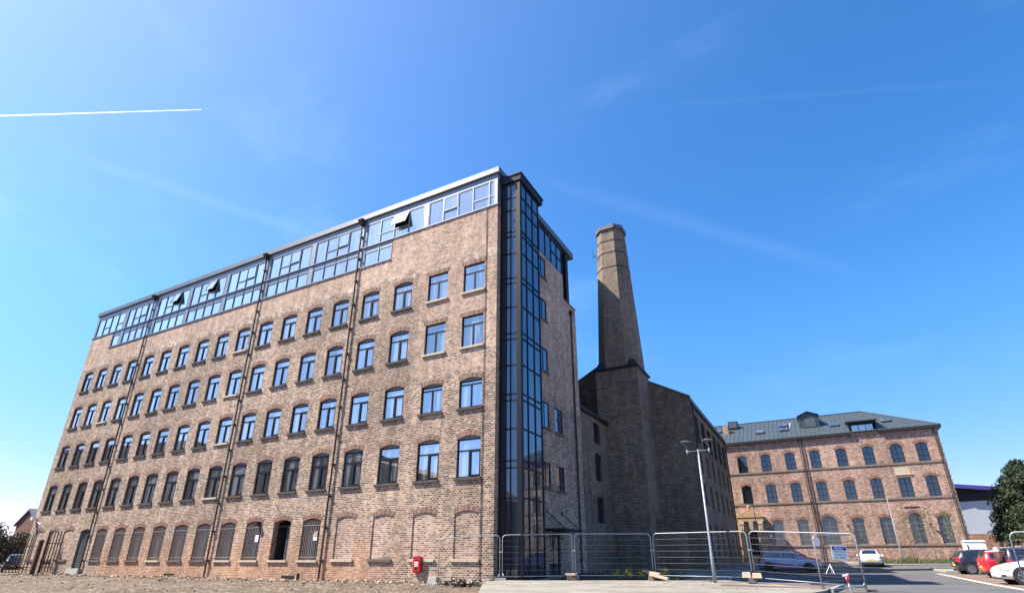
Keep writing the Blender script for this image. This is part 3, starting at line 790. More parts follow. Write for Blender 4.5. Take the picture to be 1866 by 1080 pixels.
# security light at the far corner
mb = MB(); mb.box(-46.75, -46.45, -.4, -.06, 4.3, 4.55); mb.tube([(-46.6, -.08, 4.3), (-46.1, -.04, 4.1), (-45.6, -.03, 3.9), (-45.5, -.03, 3.4)], .03, 6); mb.build('security_light', MAT['white'], A)
mb = MB(); mb.box(-17.3, -17.1, -.25, 0, 3.05, 3.3); mb.build('bell_box', MAT['iron'], A)
for x in (-25.5, -13.9):
    mb = MB(); mb.box(x-.55, x+.5, -.03, .02, .03, .2); mb.build('vent_grille', MAT['iron'], A)
# ---- glazed stair tower on the end wall
T = MB(); x1, ya, yb = 1.35, .4, 3.08
T.box(x1-.27, x1, ya, ya+.27, .16, 23.25)                              # corner post
T.box(x1-.08, x1, yb-.1, yb, .16, 23.25); T.box(.0, .1, ya, ya+.1, .16, 23.25)
T.box(.36, .44, ya, ya+.1, .16, 23.25); T.box(.67, .72, ya, ya+.1, .16, 23.25)
for y in (1.3, 2.17): T.box(x1-.1, x1, y-.04, y+.04, .16, 23.25)
LV = [23.1, 22.1, 21.15, 19.6, 19.25, 18.05, 16.4, 16.05, 14.5, 12.85, 12.5, 10.95, 9.3, 8.95, 7.4, 5.75, 5.4, 3.9, 2.2]
for z in LV:
    T.box(.1, x1-.27, ya, ya+.09, z-.035, z+.035)
    T.box(x1-.09, x1, ya+.27, yb-.1, z-.035, z+.035)
T.box(.0, x1-.08, yb-.06, yb, .16, 23.25)
tw = T.build('stair_tower', MAT['frame'], A)
g = MB(); zz = [23.25] + LV + [.2]
for z1_, z0_ in zip(zz[:-1], zz[1:]):
    z1_ -= .035; z0_ += .035
    if z1_-z0_ < .05: continue
    for l, r in ((.44, .67), (.72, x1-.27)): g.box(l, r, ya+.04, ya+.055, z0_, z1_)
    for l, r in ((ya+.27, 1.26), (1.34, 2.13), (2.21, yb-.1)): g.box(x1-.055, x1-.04, l, r, z0_, z1_)
g.build('pane', MAT['glassT'], tw)
g = MB(); g.box(.1, .36, ya+.03, ya+.08, .2, 23.2); g.box(.0, .02, ya+.1, yb-.06, .2, 23.2); g.build('side_panel', MAT['cladD'], tw)
g = MB(); g.frust([(-.05, ya-.06, 23.27), (x1+.08, ya-.06, 23.27), (x1+.08, yb+.45, 23.27), (-.05, yb+.45, 23.27)], [(-.05, ya-.1, 23.7), (x1+.12, ya-.1, 23.7), (x1+.12, yb+.5, 23.7), (-.05, yb+.5, 23.7)])
g.box(-.05, x1+.16, ya-.14, yb+.54, 23.7, 23.78); g.build('roof', MAT['cladD'], tw)
for k in range(6):
    g = MB(); z = .6+k*3.6; g.prism([(.1, .7, z), (1.15, .7, z), (1.15, 2.9, z+1.8), (.1, 2.9, z+1.8)], (0, 0, .12)); g.build('stair_flight', MAT['cladD'], tw)
# ---- added shade tower, out of view, and link wing
mb = MB(); mb.box(-13, -5.2, 12.6, 23.1, -.3, 32.9); mb.build('unseen_shade_tower', MAT['brickS'], A)  # unseen block added to throw the shadow on chimney and gable
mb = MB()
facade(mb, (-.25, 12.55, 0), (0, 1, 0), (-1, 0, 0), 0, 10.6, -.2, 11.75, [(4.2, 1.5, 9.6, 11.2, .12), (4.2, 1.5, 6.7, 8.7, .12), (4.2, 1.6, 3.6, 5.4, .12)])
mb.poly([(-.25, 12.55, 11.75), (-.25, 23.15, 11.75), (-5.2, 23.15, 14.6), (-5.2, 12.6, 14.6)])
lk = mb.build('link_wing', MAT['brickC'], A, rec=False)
for z0_, z1_ in ((9.6, 11.3), (6.7, 8.8), (3.6, 5.5)):
    mb = MB(); mb.box(-.45, -.4, 16.0, 17.6, z0_, z1_); mb.build('window', MAT['frame'], lk)
mb = MB(); mb.box(-.25, -.02, 12.6, 19.3, 11.6, 11.85); mb.build('gutter', MAT['iron'], lk)

# ------------------------------------------------------------------ CHIMNEY
CH = empty('factory_chimney', (.93, 21.2, .2), 0, 'tall tapering octagonal brick factory chimney on a square base', 'chimney')
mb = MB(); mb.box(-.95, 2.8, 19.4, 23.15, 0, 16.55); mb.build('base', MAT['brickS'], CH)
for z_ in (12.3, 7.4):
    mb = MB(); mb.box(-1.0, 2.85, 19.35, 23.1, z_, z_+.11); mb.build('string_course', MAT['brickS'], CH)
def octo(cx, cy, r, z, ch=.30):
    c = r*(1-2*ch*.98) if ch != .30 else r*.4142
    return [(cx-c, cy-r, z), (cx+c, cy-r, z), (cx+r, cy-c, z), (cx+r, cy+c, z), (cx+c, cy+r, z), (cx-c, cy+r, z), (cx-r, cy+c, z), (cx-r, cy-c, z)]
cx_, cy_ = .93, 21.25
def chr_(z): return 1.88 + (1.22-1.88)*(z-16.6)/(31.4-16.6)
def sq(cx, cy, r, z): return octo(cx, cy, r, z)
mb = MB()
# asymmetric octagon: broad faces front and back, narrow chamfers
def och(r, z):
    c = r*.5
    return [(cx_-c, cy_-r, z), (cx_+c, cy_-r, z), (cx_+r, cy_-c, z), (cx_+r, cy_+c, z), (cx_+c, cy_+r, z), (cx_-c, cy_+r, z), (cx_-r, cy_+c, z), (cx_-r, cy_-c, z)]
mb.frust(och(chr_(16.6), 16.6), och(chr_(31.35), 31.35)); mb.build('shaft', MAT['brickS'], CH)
mb = MB(); mb.frust(och(1.38, 31.3), och(1.38, 31.72)); mb.frust(och(1.38, 31.72), och(1.2, 31.85)); mb.build('cap', MAT['fascia'], CH)
for z in (29.95, 28.6, 26.95):
    mb = MB(); mb.frust(och(chr_(z)+.03, z), och(chr_(z)+.03, z+.1)); mb.build('iron_band', MAT['iron'], CH)
mb = MB()
b0 = [(-1.1, 19.25, 16.5), (2.95, 19.25, 16.5), (2.95, 23.3, 16.5), (-1.1, 23.3, 16.5)]
mb.frust(b0, [(x, y, 16.68) for x, y, _ in b0])
mb.frust([(-1.0, 19.35, 16.68), (2.85, 19.35, 16.68), (2.85, 23.2, 16.68), (-1.0, 23.2, 16.68)], [(-.7, 19.65, 17.35), (2.55, 19.65, 17.35), (2.55, 22.9, 17.35), (-.7, 22.9, 17.35)])
mb.build('weathering_ledge', MAT['cladD'], CH)
mb = MB(); mb.tube([(-.35, 20.3, 28.75), (-.75, 20.1, 28.75)], .03, 6); mb.tube([(-.7, 20.1, 28.4), (-.7, 20.1, 29.4)], .025, 6); mb.tube([(-.95, 20.05, 28.5), (-.45, 20.1, 29.1)], .02, 6); mb.build('aerial', MAT['iron'], CH)
mb = MB(); mb.tube([(1.6, 19.33+.1, 16.9), (1.55, 19.95, 27)], .015, 5); mb.build('lightning_cable', MAT['iron'], CH)

# ------------------------------------------------------------------ BUILDING C (dark gabled mill)
Cb = empty('gabled_mill', (0, 23.2, .2), 0, 'dark sooty brick mill with its gable end behind the chimney, all in shade', 'building')
XC, YN, YF, YH = 6.2, 23.2, 42.6, 35.0
mb = MB()
mb.poly([(-9.4, YN, -.2), (XC, YN, -.2), (XC, YN, 14.3), (-1.6, YN, 18.5), (-9.4, YN, 14.3)])
ccy = [25.0, 28.3, 31.5, 34.7, 37.9, 41.0]
cops = []
for c in ccy: cops += [(c, 2.3, 10.5, 12.95, 0, .25), (c, 1.1, 7.9, 9.75, .12, .25), (c, 1.1, 5.2, 7.0, .12, .25), (c, 1.2, 1.4 if c > 27 else .6, 3.7, .12, .25)]
facade(mb, (XC, 0, 0), (0, 1, 0), (-1, 0, 0), YN, YF, -.2, 13.7, cops)
mb.poly([(XC, YF, -.2), (-9.4, YF, -.2), (-9.4, YF, 14.3), (XC, YF, 14.3)])
mb.poly([(-9.4, YF, -.2), (-9.4, YN, -.2), (-9.4, YN, 14.3), (-9.4, YF, 14.3)])
mb.poly([(XC, YN, 13.7), (XC, YF, 13.7), (XC, YF, 14.3), (XC, YN, 14.3)])
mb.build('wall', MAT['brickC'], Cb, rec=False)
mb = MB()
mb.frust([(-1.6, YN+.12, 18.2), (XC+.1, YN+.12, 13.75), (XC+.1, YF, 13.75), (-1.6, YH, 18.2)], [(-1.6, YN+.12, 18.4), (XC+.15, YN+.12, 13.95), (XC+.15, YF, 13.95), (-1.6, YH, 18.4)])
mb.frust([(-9.6, YN+.12, 13.9), (-1.6, YN+.12, 18.2), (-1.6, YH, 18.2), (-9.6, YF, 13.9)], [(-9.6, YN+.12, 14.1), (-1.6, YN+.12, 18.4), (-1.6, YH, 18.4), (-9.6, YF, 14.1)])
mb.poly([(XC+.15, YF+.02, 13.95), (-9.6, YF+.02, 14.1), (-1.6, YH, 18.4)])
mb.build('roof', MAT['slate'], Cb)
mb = MB()
for a, b in (((XC+.02, 14.25), (-1.6, 18.5)), ((-1.6, 18.5), (-9.5, 14.25))):
    mb.prism([(a[0], YN-.06, a[1]), (a[0], YN-.06, a[1]+.14), (b[0], YN-.06, b[1]+.14), (b[0], YN-.06, b[1])], (0, .4, 0))
mb.build('coping', MAT['stoneD'], Cb)
mb = MB(); mb.box(XC, XC+.2, YN+.1, YF, 13.55, 13.75); mb.build('gutter', MAT['iron'], Cb)
for y in (YN+.25, YF-.2):
    mb = MB(); mb.tube([(XC+.1, y, .2), (XC+.1, y, 13.6)], .07, 8); mb.build('downpipe', MAT['iron'], Cb)
mb = MB(); mb.box(XC, XC+.06, YN+.4, YF, 10.2, 10.38); mb.build('sill_band', MAT['stoneD'], Cb)
for (c, w, z0, z1, rs, dp) in cops:
    mb = MB(); X = XC-.22; f = .06; zt = z1+rs
    mb.box(X, X+.06, c-w/2, c-w/2+f, z0, zt); mb.box(X, X+.06, c+w/2-f, c+w/2, z0, zt); mb.box(X, X+.06, c-w/2+f, c+w/2-f, z0, z0+f); mb.box(X, X+.06, c-w/2+f, c+w/2-f, (z0+zt)/2, (z0+zt)/2+f); mb.box(X, X+.06, c-.03, c+.03, z0+f, zt)
    w_ = mb.build('window', MAT['frame'], Cb)
    mb = MB(); mb.box(X-.02, X-.005, c-w/2, c+w/2, z0, zt); mb.build('pane', MAT['glassT'], w_)
mb = MB(); mb.frust([(2.82, 21.0, .0), (4.7, 21.0, .0), (4.7, 23.15, .0), (2.82, 23.15, .0)], [(2.82, 21.0, 4.0), (4.7, 21.0, 3.2), (4.7, 23.15, 3.2), (2.82, 23.15, 4.0)]); lo = mb.build('lean_to', MAT['brickC'], Cb)
mb = MB(); mb.prism([(2.83, 20.94, 4.01), (4.8, 20.94, 3.18), (4.8, 20.94, 3.3), (2.83, 20.94, 4.13)], (0, 2.2, 0)); mb.build('coping', MAT['stoneD'], lo)

# ------------------------------------------------------------------ BUILDING D (three storey office mill)
D = empty('office_mill', (15, 47.5, .8), 0, 'three storey red brick mill with arched windows, grey metal hipped roof and a stone doorway', 'building')
YD = 47.5
tops = [(c, 1.06, 10.82, 12.6, .24) for c in (7.4, 10.03, 12.65, 15.25, 17.9, 20.52, 25.45)] + [(23.15, 1.2, 10.82, 12.3, .56)]
mids = [(c, 1.08, 7.22, 9.1, .25) for c in (7.4, 10.05, 12.68, 15.28, 18.0, 20.55, 25.5)] + [(23.15, 1.2, 7.22, 9.28, 0)]
gnd = [(c, 1.12, 2.6, 5.1, .24) for c in (10.15, 12.7, 18.05, 20.57, 25.55)] + [(15.3, 1.6, 2.6, 4.85, .75), (23.2, 1.22, 2.6, 5.08, .58)]
mb = MB()
facade(mb, (0, YD, 0), (1, 0, 0), (0, 1, 0), -4, 27.2, .3, 14.35, tops + mids + gnd, .2)
mb.poly([(27.2, YD, .3), (27.2, YD+12.4, .3), (27.2, YD+12.4, 14.35), (27.2, YD, 14.35)])
mb.poly([(-4, YD+12.4, .3), (-4, YD+12.4, 14.35), (27.2, YD+12.4, 14.35), (27.2, YD+12.4, .3)])
mb.poly([(-4, YD, .3), (-4, YD, 14.35), (-4, YD+12.4, 14.35), (-4, YD+12.4, .3)])
mb.build('wall', MAT['brickD'], D, rec=False)
def office_win(c, w, zb, zs, rise, rows):
    mb = MB(); f = .05; X0, X1 = -w/2, w/2; h = zs-zb; y0, y1 = .13, .19
    mb.box(X0, X0+f, y0, y1, 0, h); mb.box(X1-f, X1, y0, y1, 0, h); mb.box(X0+f, X1-f, y0, y1, 0, f)
    a = arch(0, w, h, rise); b = arch(0, w-2*f, h-.0, max(0, rise-f)) if rise > 0 else [(X0, h-f), (X1, h-f)]
    for i in range(len(a)-1): mb.frust([(a[i][0], y0, a[i][1]), (a[i+1][0], y0, a[i+1][1]), (b[i+1][0], y0, b[i+1][1]), (b[i][0], y0, b[i][1])], [(a[i][0], y1, a[i][1]), (a[i+1][0], y1, a[i+1][1]), (b[i+1][0], y1, b[i+1][1]), (b[i][0], y1, b[i][1])])
    mb.box(-.022, .022, y0+.005, y1, f, h+rise-f if rise else h-f)
    hh = h + (rise*.35 if rise < .4 else 0)
    for k in range(1, rows): mb.box(X0+f, X1-f, y0+.01, y1, hh*k/rows-.02, hh*k/rows+.02)
    fr = mb.build('window', MAT['frameP' if rows == 5 else 'frame'], D, local=True)
    mb = MB(); mb.prism([(X0+.01, .165, .02), (X1-.01, .165, .02)] + [(x*.99, .165, z-.01) for x, z in a[::-1]], (0, .012, 0)); mb.build('pane', MAT['glassD'], fr, local=True)
    mb = MB()
    if rise > 0: vouss(mb, w, h, rise, .3); mb.build('lintel', MAT['vousR'], fr, local=True, rec=False)
    else: mb.box(-w/2-.15, w/2+.15, -.03, .1, h, h+.22); mb.build('lintel', MAT['stoneB'], fr, local=True)
    return fr
TD = {}
def place_win(o, rows):
    c, w, zb, zs, rise = o
    k = (w, zb, zs, rise)
    if k not in TD: q = TD[k] = office_win(c, w, zb, zs, rise, rows)
    else: q = copy_tree(TD[k], D)
    q.location = Vector((c, YD, zb)) - BASE[D.name]
for o in tops: place_win(o, 3)
for o in mids: place_win(o, 3)
for o in gnd: place_win(o, 5)
for z in (10.62, 7.02, 2.42):
    mb = MB(); mb.box(-3.9, 27.22, YD-.07, YD+.02, z, z+.17); mb.build('band_course', MAT['band'], D)
mb = MB(); mb.box(22.5, 23.85, YD-.03, YD+.02, 9.6, 10.3); mb.box(22.4, 23.95, YD-.09, YD, 9.5, 9.6); mb.build('stone_panel', MAT['stoneP'], D)
mb = MB(); mb.box(22.5, 23.8, YD-.04, YD+.02, 6.17, 6.28); mb.build('slot_vent', MAT['iron'], D)
for x in (13.9, 14.2, 26.85):
    mb = MB(); mb.tube([(x, YD-.1, 1.0), (x, YD-.1, 14.2)], .045, 8); mb.build('downpipe', MAT['pipe'], D)
mb = MB()
z = 1.2
while z < 14: mb.box(27.0, 27.23, YD-.03, YD+.3, z, z+.28); z += .56
mb.build('quoin', MAT['band'], D)
# roof: hipped, standing seams, split eaves for the wall dormer
ze, yr, xr = 14.5, YD+6.0, 21.4; ye = YD-.3; zr = ze + .5635*6.3
mb = MB(); n0 = Vector((0, -.5635, 1)).normalized()
def rp(x, y): return (x, y, ze+.5635*(y-ye))
mb.poly([(-4.3, ye, ze), (27.55, ye, ze), (xr, yr, zr), (-4.3, yr, zr)])
mb.poly([(27.55, ye, ze), (27.55, yr+6.3, ze), (xr, yr, zr)])
mb.poly([(27.55, yr+6.3, ze), (-4.3, yr+6.3, ze), (-4.3, yr, zr), (xr, yr, zr)])
mb.poly([(-4.3, ye, ze), (-4.3, yr, zr), (-4.3, yr+6.3, ze)])
x = -4.2
while x < 27.4:
    yt = yr if x < xr else ye + (27.55-x)/(27.55-xr)*6.3
    a = Vector(rp(x, ye+.02)); b = Vector(rp(x, yt-.03))
    if (b-a).length > .3:
        up = n0*.045
        mb.frust([a+Vector((-.02, 0, 0)), a+Vector((.02, 0, 0)), b+Vector((.02, 0, 0)), b+Vector((-.02, 0, 0))], [a+up+Vector((-.02, 0, 0)), a+up+Vector((.02, 0, 0)), b+up+Vector((.02, 0, 0)), b+up+Vector((-.02, 0, 0))])
    x += .5
rf = mb.build('roof', MAT['roof'], D)
mb = MB(); mb.tube([(-4.3, yr, zr+.02), (xr, yr, zr+.02), (27.55, ye, ze+.02)], .07, 6); mb.build('ridge_cap', MAT['cladD'], rf)
mb = MB()
for l, r in ((-4.3, 19.3), (21.9, 27.6)): mb.box(l, r, ye-.02, YD-.002, 14.2, 14.5)
mb.box(27.22, 27.6, YD-.0, YD+12, 14.2, 14.5); mb.build('gutter', MAT['iron'], rf)
sl = math.atan(.5635)
for k, (x, y) in enumerate([(4.6, 51.2), (9.83, 49.6), (12.53, 51.15), (12.52, 49.75), (17.99, 49.7), (23.13, 49.6)]):
    p = Vector(rp(x, y)) + n0*.1
    mb = MB(); mb.obox(p, (.95, 1.0, .2), (sl, 0, 0)); s_ = mb.build('skylight', MAT['frameG'], rf)
    mb = MB(); mb.obox(p+n0*.105, (.78, .82, .012), (sl, 0, 0)); mb.build('pane', MAT['glass'], s_)
# gabled dormer
mb = MB(); yf = 49.72; l, r = 14.35, 16.5
mb.prism([(l, yf, 15.9), (r, yf, 15.9), (r, yf, 17.45), (15.42, yf, 17.85), (l, yf, 17.45)], (0, 3.6, 0))
for k in range(6): mb.box(l+.15+k*.36, l+.18+k*.36, yf-.03, yf, 15.95, 17.4)
dm = mb.build('dormer', MAT['roof'], rf)
mb = MB()
for a, b in (((l-.12, 17.36), (15.42, 17.86)), ((15.42, 17.86), (r+.12, 17.36))): mb.prism([(a[0], yf-.2, a[1]), (b[0], yf-.2, b[1]), (b[0], yf-.2, b[1]+.1), (a[0], yf-.2, a[1]+.1)], (0, 3.9, 0))
mb.build('roof', MAT['frame'], dm)
mb = MB(); mb.box(14.95, 16.15, yf-.05, yf-.031, 16.05, 17.05); mb.build('louvre', MAT['frameG'], dm)
# wall dormer with three windows
mb = MB(); mb.prism([(19.25, YD-.12, 14.45), (19.25, YD-.12, 15.55), (19.25, 50.2, 15.95), (19.25, 50.2, 14.9)], (.15, 0, 0)); mb.prism([(21.75, YD-.12, 14.45), (21.75, YD-.12, 15.55), (21.75, 50.2, 15.95), (21.75, 50.2, 14.9)], (.15, 0, 0))
mb.prism([(19.1, YD-.4, 15.5), (19.1, YD-.4, 15.7), (19.1, 50.6, 16.35), (19.1, 50.6, 16.15)], (2.95, 0, 0)); mb.box(19.4, 21.75, YD-.1, YD-.05, 15.25, 15.5)
dm = mb.build('dormer', MAT['frame'], rf)
mb = MB()
for l in (19.5, 20.2, 20.9): mb.box(l, l+.64, YD-.08, YD-.06, 14.5, 15.25)
mb.build('pane', MAT['glass'], dm)
mb = MB(); mb.box(19.3, 21.95, YD-.1, YD, 14.05, 14.44)
for k in range(5): mb.box(19.5+k*.55, 19.66+k*.55, YD-.08, YD, 13.85, 14.05)
mb.build('parapet', MAT['brickD'], dm)
mb = MB(); mb.box(5.45, 6.1, 50.2, 50.8, 16.1, 17.35); mb.build('chimney_stack', MAT['brickD'], rf)
mb = MB(); mb.box(6.0, 7.2, 51.6, 52.4, 17.05, 18.1); b_ = mb.build('roof_vent', MAT['frame'], rf)
mb = MB(); mb.box(6.1, 7.1, 51.57, 51.6, 17.25, 17.98); mb.build('louvre', MAT['frameG'], b_)
mb = MB(); mb.tube([(13.3, 50.8, 16.3), (13.3, 50.8, 16.9)], .05, 8); mb.tube([(13.3, 50.8, 16.9), (13.45, 50.7, 16.92)], .05, 8); mb.build('flue', MAT['white'], rf)
# stone portico
P0 = YD-1.25
mb = MB()
for l, r in ((6.1, 6.62), (8.12, 8.64)):
    mb.box(l, r, P0+.1, YD, 1.6, 5.2); mb.box(l-.05, r+.05, P0+.05, YD, 1.2, 1.6); mb.box(l-.04, r+.04, P0+.04, YD, 3.85, 3.98)
mb.box(5.98, 8.76, P0, YD, 5.2, 5.62)
mb.prism([(5.85, P0-.06, 5.62), (8.89, P0-.06, 5.62), (8.89, P0-.06, 5.74), (7.37, P0-.06, 6.5), (5.85, P0-.06, 5.74)], (0, 1.3, 0))
a = arch(7.37, 1.1, 3.7, .54, 10)
pts = [(6.62, P0+.4, 1.6), (6.82, P0+.4, 1.6)] + [(x, P0+.4, z) for x, z in a] + [(7.92, P0+.4, 1.6), (8.12, P0+.4, 1.6), (8.12, P0+.4, 5.2), (6.62, P0+.4, 5.2)]
mb.prism(pts, (0, .3, 0))
pt = mb.build('portico', MAT['stoneB'], D)
mb = MB()
for x in (6.36, 8.38):
    for k in (-.14, 0, .14): mb.box(x+k-.05, x+k+.05, P0-.04, P0+.1, 4.1, 4.85)
    mb.box(x-.26, x+.26, P0-.08, P0+.1, 4.88, 5.19)
mb.frust([(7.2, P0+.1, 4.3), (7.54, P0+.1, 4.3), (7.54, P0+.39, 4.3), (7.2, P0+.39, 4.3)], [(7.12, P0, 5.19), (7.62, P0, 5.19), (7.62, P0+.39, 5.19), (7.12, P0+.39, 5.19)])
mb.build('console', MAT['stoneP'], pt)
mb = MB(); mb.lathe([(.16, 6.45), (.2, 6.55), (.12, 6.65), (.19, 6.8), (.1, 6.95), (.02, 7.02)], (7.37, P0+.2, 0), seg=10); mb.build('finial', MAT['stoneB'], pt)
mb = MB(); mb.prism([(6.8, P0+.72, 1.6), (7.94, P0+.72, 1.6)] + [(x, P0+.72, z) for x, z in arch(7.37, 1.14, 3.7, .55, 10)[::-1]], (0, .06, 0)); dd = mb.build('door', MAT['frame'], pt)
mb = MB(); mb.box(6.95, 7.33, P0+.7, P0+.715, 2.0, 3.5); mb.box(7.41, 7.8, P0+.7, P0+.715, 2.0, 3.5); mb.build('pane', MAT['glassD'], dd)
mb = MB(); mb.box(6.0, 8.75, P0-.1, YD, .6, 1.6); mb.box(6.5, 8.2, P0-.5, P0-.1, .6, 1.3); mb.box(6.5, 8.2, P0-.9, P0-.5, .6, 1.05); mb.build('steps', MAT['stoneB'], pt)
mb = MB(); mb.box(8.3, 8.9, P0-.9, P0-.15, .6, 1.55); mb.box(8.25, 8.95, P0-.95, P0-.1, 1.55, 1.68); mb.build('pedestal', MAT['brickD'], pt)
mb = MB(); mb.box(9.05, 9.35, YD-.03, YD, 3.5, 3.8); mb.build('wall_plaque', MAT['white'], D)
for x in (17.0, 24.3):
    mb = MB(); mb.tube([(x, YD, 4.35), (x, YD-.3, 4.5)], .03, 6); mb.box(x-.12, x+.12, YD-.42, YD-.25, 4.4, 4.56); mb.build('wall_lamp', MAT['iron'], D)
# ------------------------------------------------------------------ MESH FENCE PANELS
def fence_panel(a, b, label, h=2.0):
    a, b = Vector(a), Vector(b)
    t = empty('mesh_fence_panel', a, 0, label, 'fence panel', 'mesh fence panels along the pavement')
    d = Vector((b.x-a.x, b.y-a.y, 0)); L = d.length; d.normalize(); dz = b.z-a.z
    P = lambda s, z: a + d*s + Vector((0, 0, z + dz*s/L))
    rc = .2; path = [P(0, -.02), P(0, h-rc)]
    for k in range(1, 6): path.append(P(rc - rc*math.cos(k*math.pi/12), h-rc + rc*math.sin(k*math.pi/12)))
    path.append(P(rc, h)); path.append(P(L-rc, h))
    for k in range(1, 6): path.append(P(L-rc + rc*math.sin(k*math.pi/12), h-rc + rc*math.cos(k*math.pi/12)))
    path += [P(L, h-rc), P(L, -.02)]
    mb = MB(); mb.tube(path, .024, 10); mb.tube([P(.02, .16), P(L-.02, .16)], .017, 8)
    for s, q in ((.02, 1), (L-.02, -1)): mb.prism([P(s, .16), P(s, .32), P(s+.12*q, .16)], d.cross(Vector((0, 0, 1)))*.01)
    mb.build('frame', MAT['galv'], t, smooth=True)
    mb = MB()
    for k in range(1, 7):
        z = .16 + (h-.16)*k/7; mb.tube([P(.02, z), P(L-.02, z)], .0055, 5)
    n = int(L/.12)
    for k in range(1, n):
        s = L*k/n; mb.tube([P(s, .16), P(s, h-.01)], .0013, 3)
    mb.build('wire_mesh', MAT['wire'], t, smooth=True)
    return t
JP = [(-2.4, -1.2, .0), (.42, .0, .15), (3.52, 1.52, .2), (6.85, 3.3, .21), (11.25, 2.5, .19), (15.22, 1.25, -.05)]
def off(p, q, e):
    d = (Vector(q)-Vector(p)).normalized(); return tuple(Vector(p)+d*e)
lab = ['mesh fence panel standing close to the sunlit brick wall by the red cabinet', 'mesh fence panel in front of the glass stair tower', 'mesh fence panel in front of the entrance canopy and chimney foot', 'mesh fence panel with the tall pale lamp post behind it', 'mesh fence panel in front of the blue car and stone doorway']
for i in range(5):
    fence_panel(off(JP[i], JP[i+1], .06), off(JP[i+1], JP[i], .06), lab[i])
fence_panel((13.74, .1, -.12), (15.16, 1.5, -.06), 'mesh fence panel turned at an angle, carrying the blue and white notice')
fence_panel((20.0, 2.45, -.05), (23.2, 1.5, -.05), 'mesh fence panel at the right edge, beside the white car')
for p in JP[1:5]:
    mb = MB(); z = 1.22; mb.box(p[0]-.1, p[0]+.1, p[1]-.035, p[1]+.035, p[2]+z, p[2]+z+.05)
    o = mb.build('fence_clamp', MAT['galv']); tag(o, {0: 'metal clamp joining the fence panels at the mill corner', 1: 'metal clamp joining the fence panels left of the chimney foot', 2: 'metal clamp joining the fence panels above the crossed planks', 3: 'metal clamp joining the fence panels above the concrete blocks'}[JP[1:5].index(p)], 'clamp', 'clamps between fence panels')
def block(loc, rz_, size, mat, label, name='fence_block', rot=(0, 0)):
    mb = MB(); sx, sy, sz = size; c = min(size)*.12
    mb.frust([(-sx/2, -sy/2, 0), (sx/2, -sy/2, 0), (sx/2, sy/2, 0), (-sx/2, sy/2, 0)], [(-sx/2+c, -sy/2+c, sz), (sx/2-c, -sy/2+c, sz), (sx/2-c, sy/2-c, sz), (-sx/2+c, sy/2-c, sz)])
    o = mb.build(name, mat); o.location = loc; o.rotation_euler = (rot[0], rot[1], rz_)
    bv = o.modifiers.new('bevel', 'BEVEL'); bv.width = .012; bv.segments = 2
    return tag(o, label, 'plank' if name == 'plank' else 'block', 'loose timber under the fence' if name == 'plank' else 'concrete blocks holding the fence')
block((-2.48, -1.35, -.06), .15, (.5, .4, .36), MAT['conc'], 'pale concrete block under the left end of the fence')
block((.42, -.05, .12), .5, (.55, .22, .12), MAT['conc'], 'low grey concrete block at the foot of the mill corner fence joint')
block((3.5, 1.4, .17), .4, (.58, .3, .2), MAT['stoneD'], 'dark block on the pavement left of the chimney foot, carrying a paler stone')
block((3.42, 1.35, .37), .1, (.5, .22, .09), MAT['wood'], 'pale stone resting on a dark block left of the chimney foot')
block((6.85, 3.0, .17), -.2, (.42, .3, .2), MAT['stoneD'], 'dark concrete block lying beneath the crossed planks')
block((6.75, 3.15, .42), -.35, (.95, .24, .12), MAT['wood'], 'upper wooden plank of the crossed pair, tilted under the fence joint', 'plank', (.0, .16))
block((7.2, 2.65, .28), -.3, (.95, .22, .11), MAT['wood'], 'lower wooden plank of the crossed pair, sloping to the pavement', 'plank', (0, .2))
block((11.2, 2.25, .14), .1, (.35, .3, .2), MAT['stoneD'], 'small dark block under the two pale concrete blocks')
block((10.98, 2.35, .34), .08, (.36, .32, .22), MAT['stoneP'], 'left one of two pale blocks under the fence by the brown paving')
block((11.4, 2.22, .33), .05, (.38, .3, .2), MAT['stoneP'], 'right one of two pale blocks under the fence by the brown paving')
block((15.3, 1.3, -.08), .3, (.4, .2, .1), MAT['stoneD'], 'flat grey block under the fence end beside the road')
# notice boards on the fence
def board(name, c, w, h, rz_, tilt, label):
    t = empty(name, c, rz_, label, 'sign'); t.rotation_euler = (0, tilt, rz_)
    mb = MB(); mb.box(-w/2, w/2, 0, .012, -h/2, h/2); mb.build('panel', MAT['white'], t, local=True)
    return t
nb = board('notice_board', (14.53, .82, 1.29), .56, .5, math.atan2(1.4, 1.42)*.55, R(4), 'white notice with a blue heading hanging on the angled fence panel')
mb = MB(); mb.box(-.26, .26, -.004, -.001, .085, .205); mb.build('heading_band', MAT['blue'], nb, local=True)
text_mesh('heading_text', 'Notice', .11, MAT['white'], nb, (0, -.006, .112), (R(90), 0, 0))
for i, s in enumerate(('KEEP GATE', 'CLOSED AT', 'ALL TIMES')):
    text_mesh('lettering', s, .088, MAT['ink'], nb, (0, -.003, -.01-.1*i), (R(90), 0, 0))
pn = board('paper_notice', (13.86, .2, 1.66), .2, .28, math.atan2(1.4, 1.42), 0, 'small plain white paper notice at the top corner of the angled fence panel')
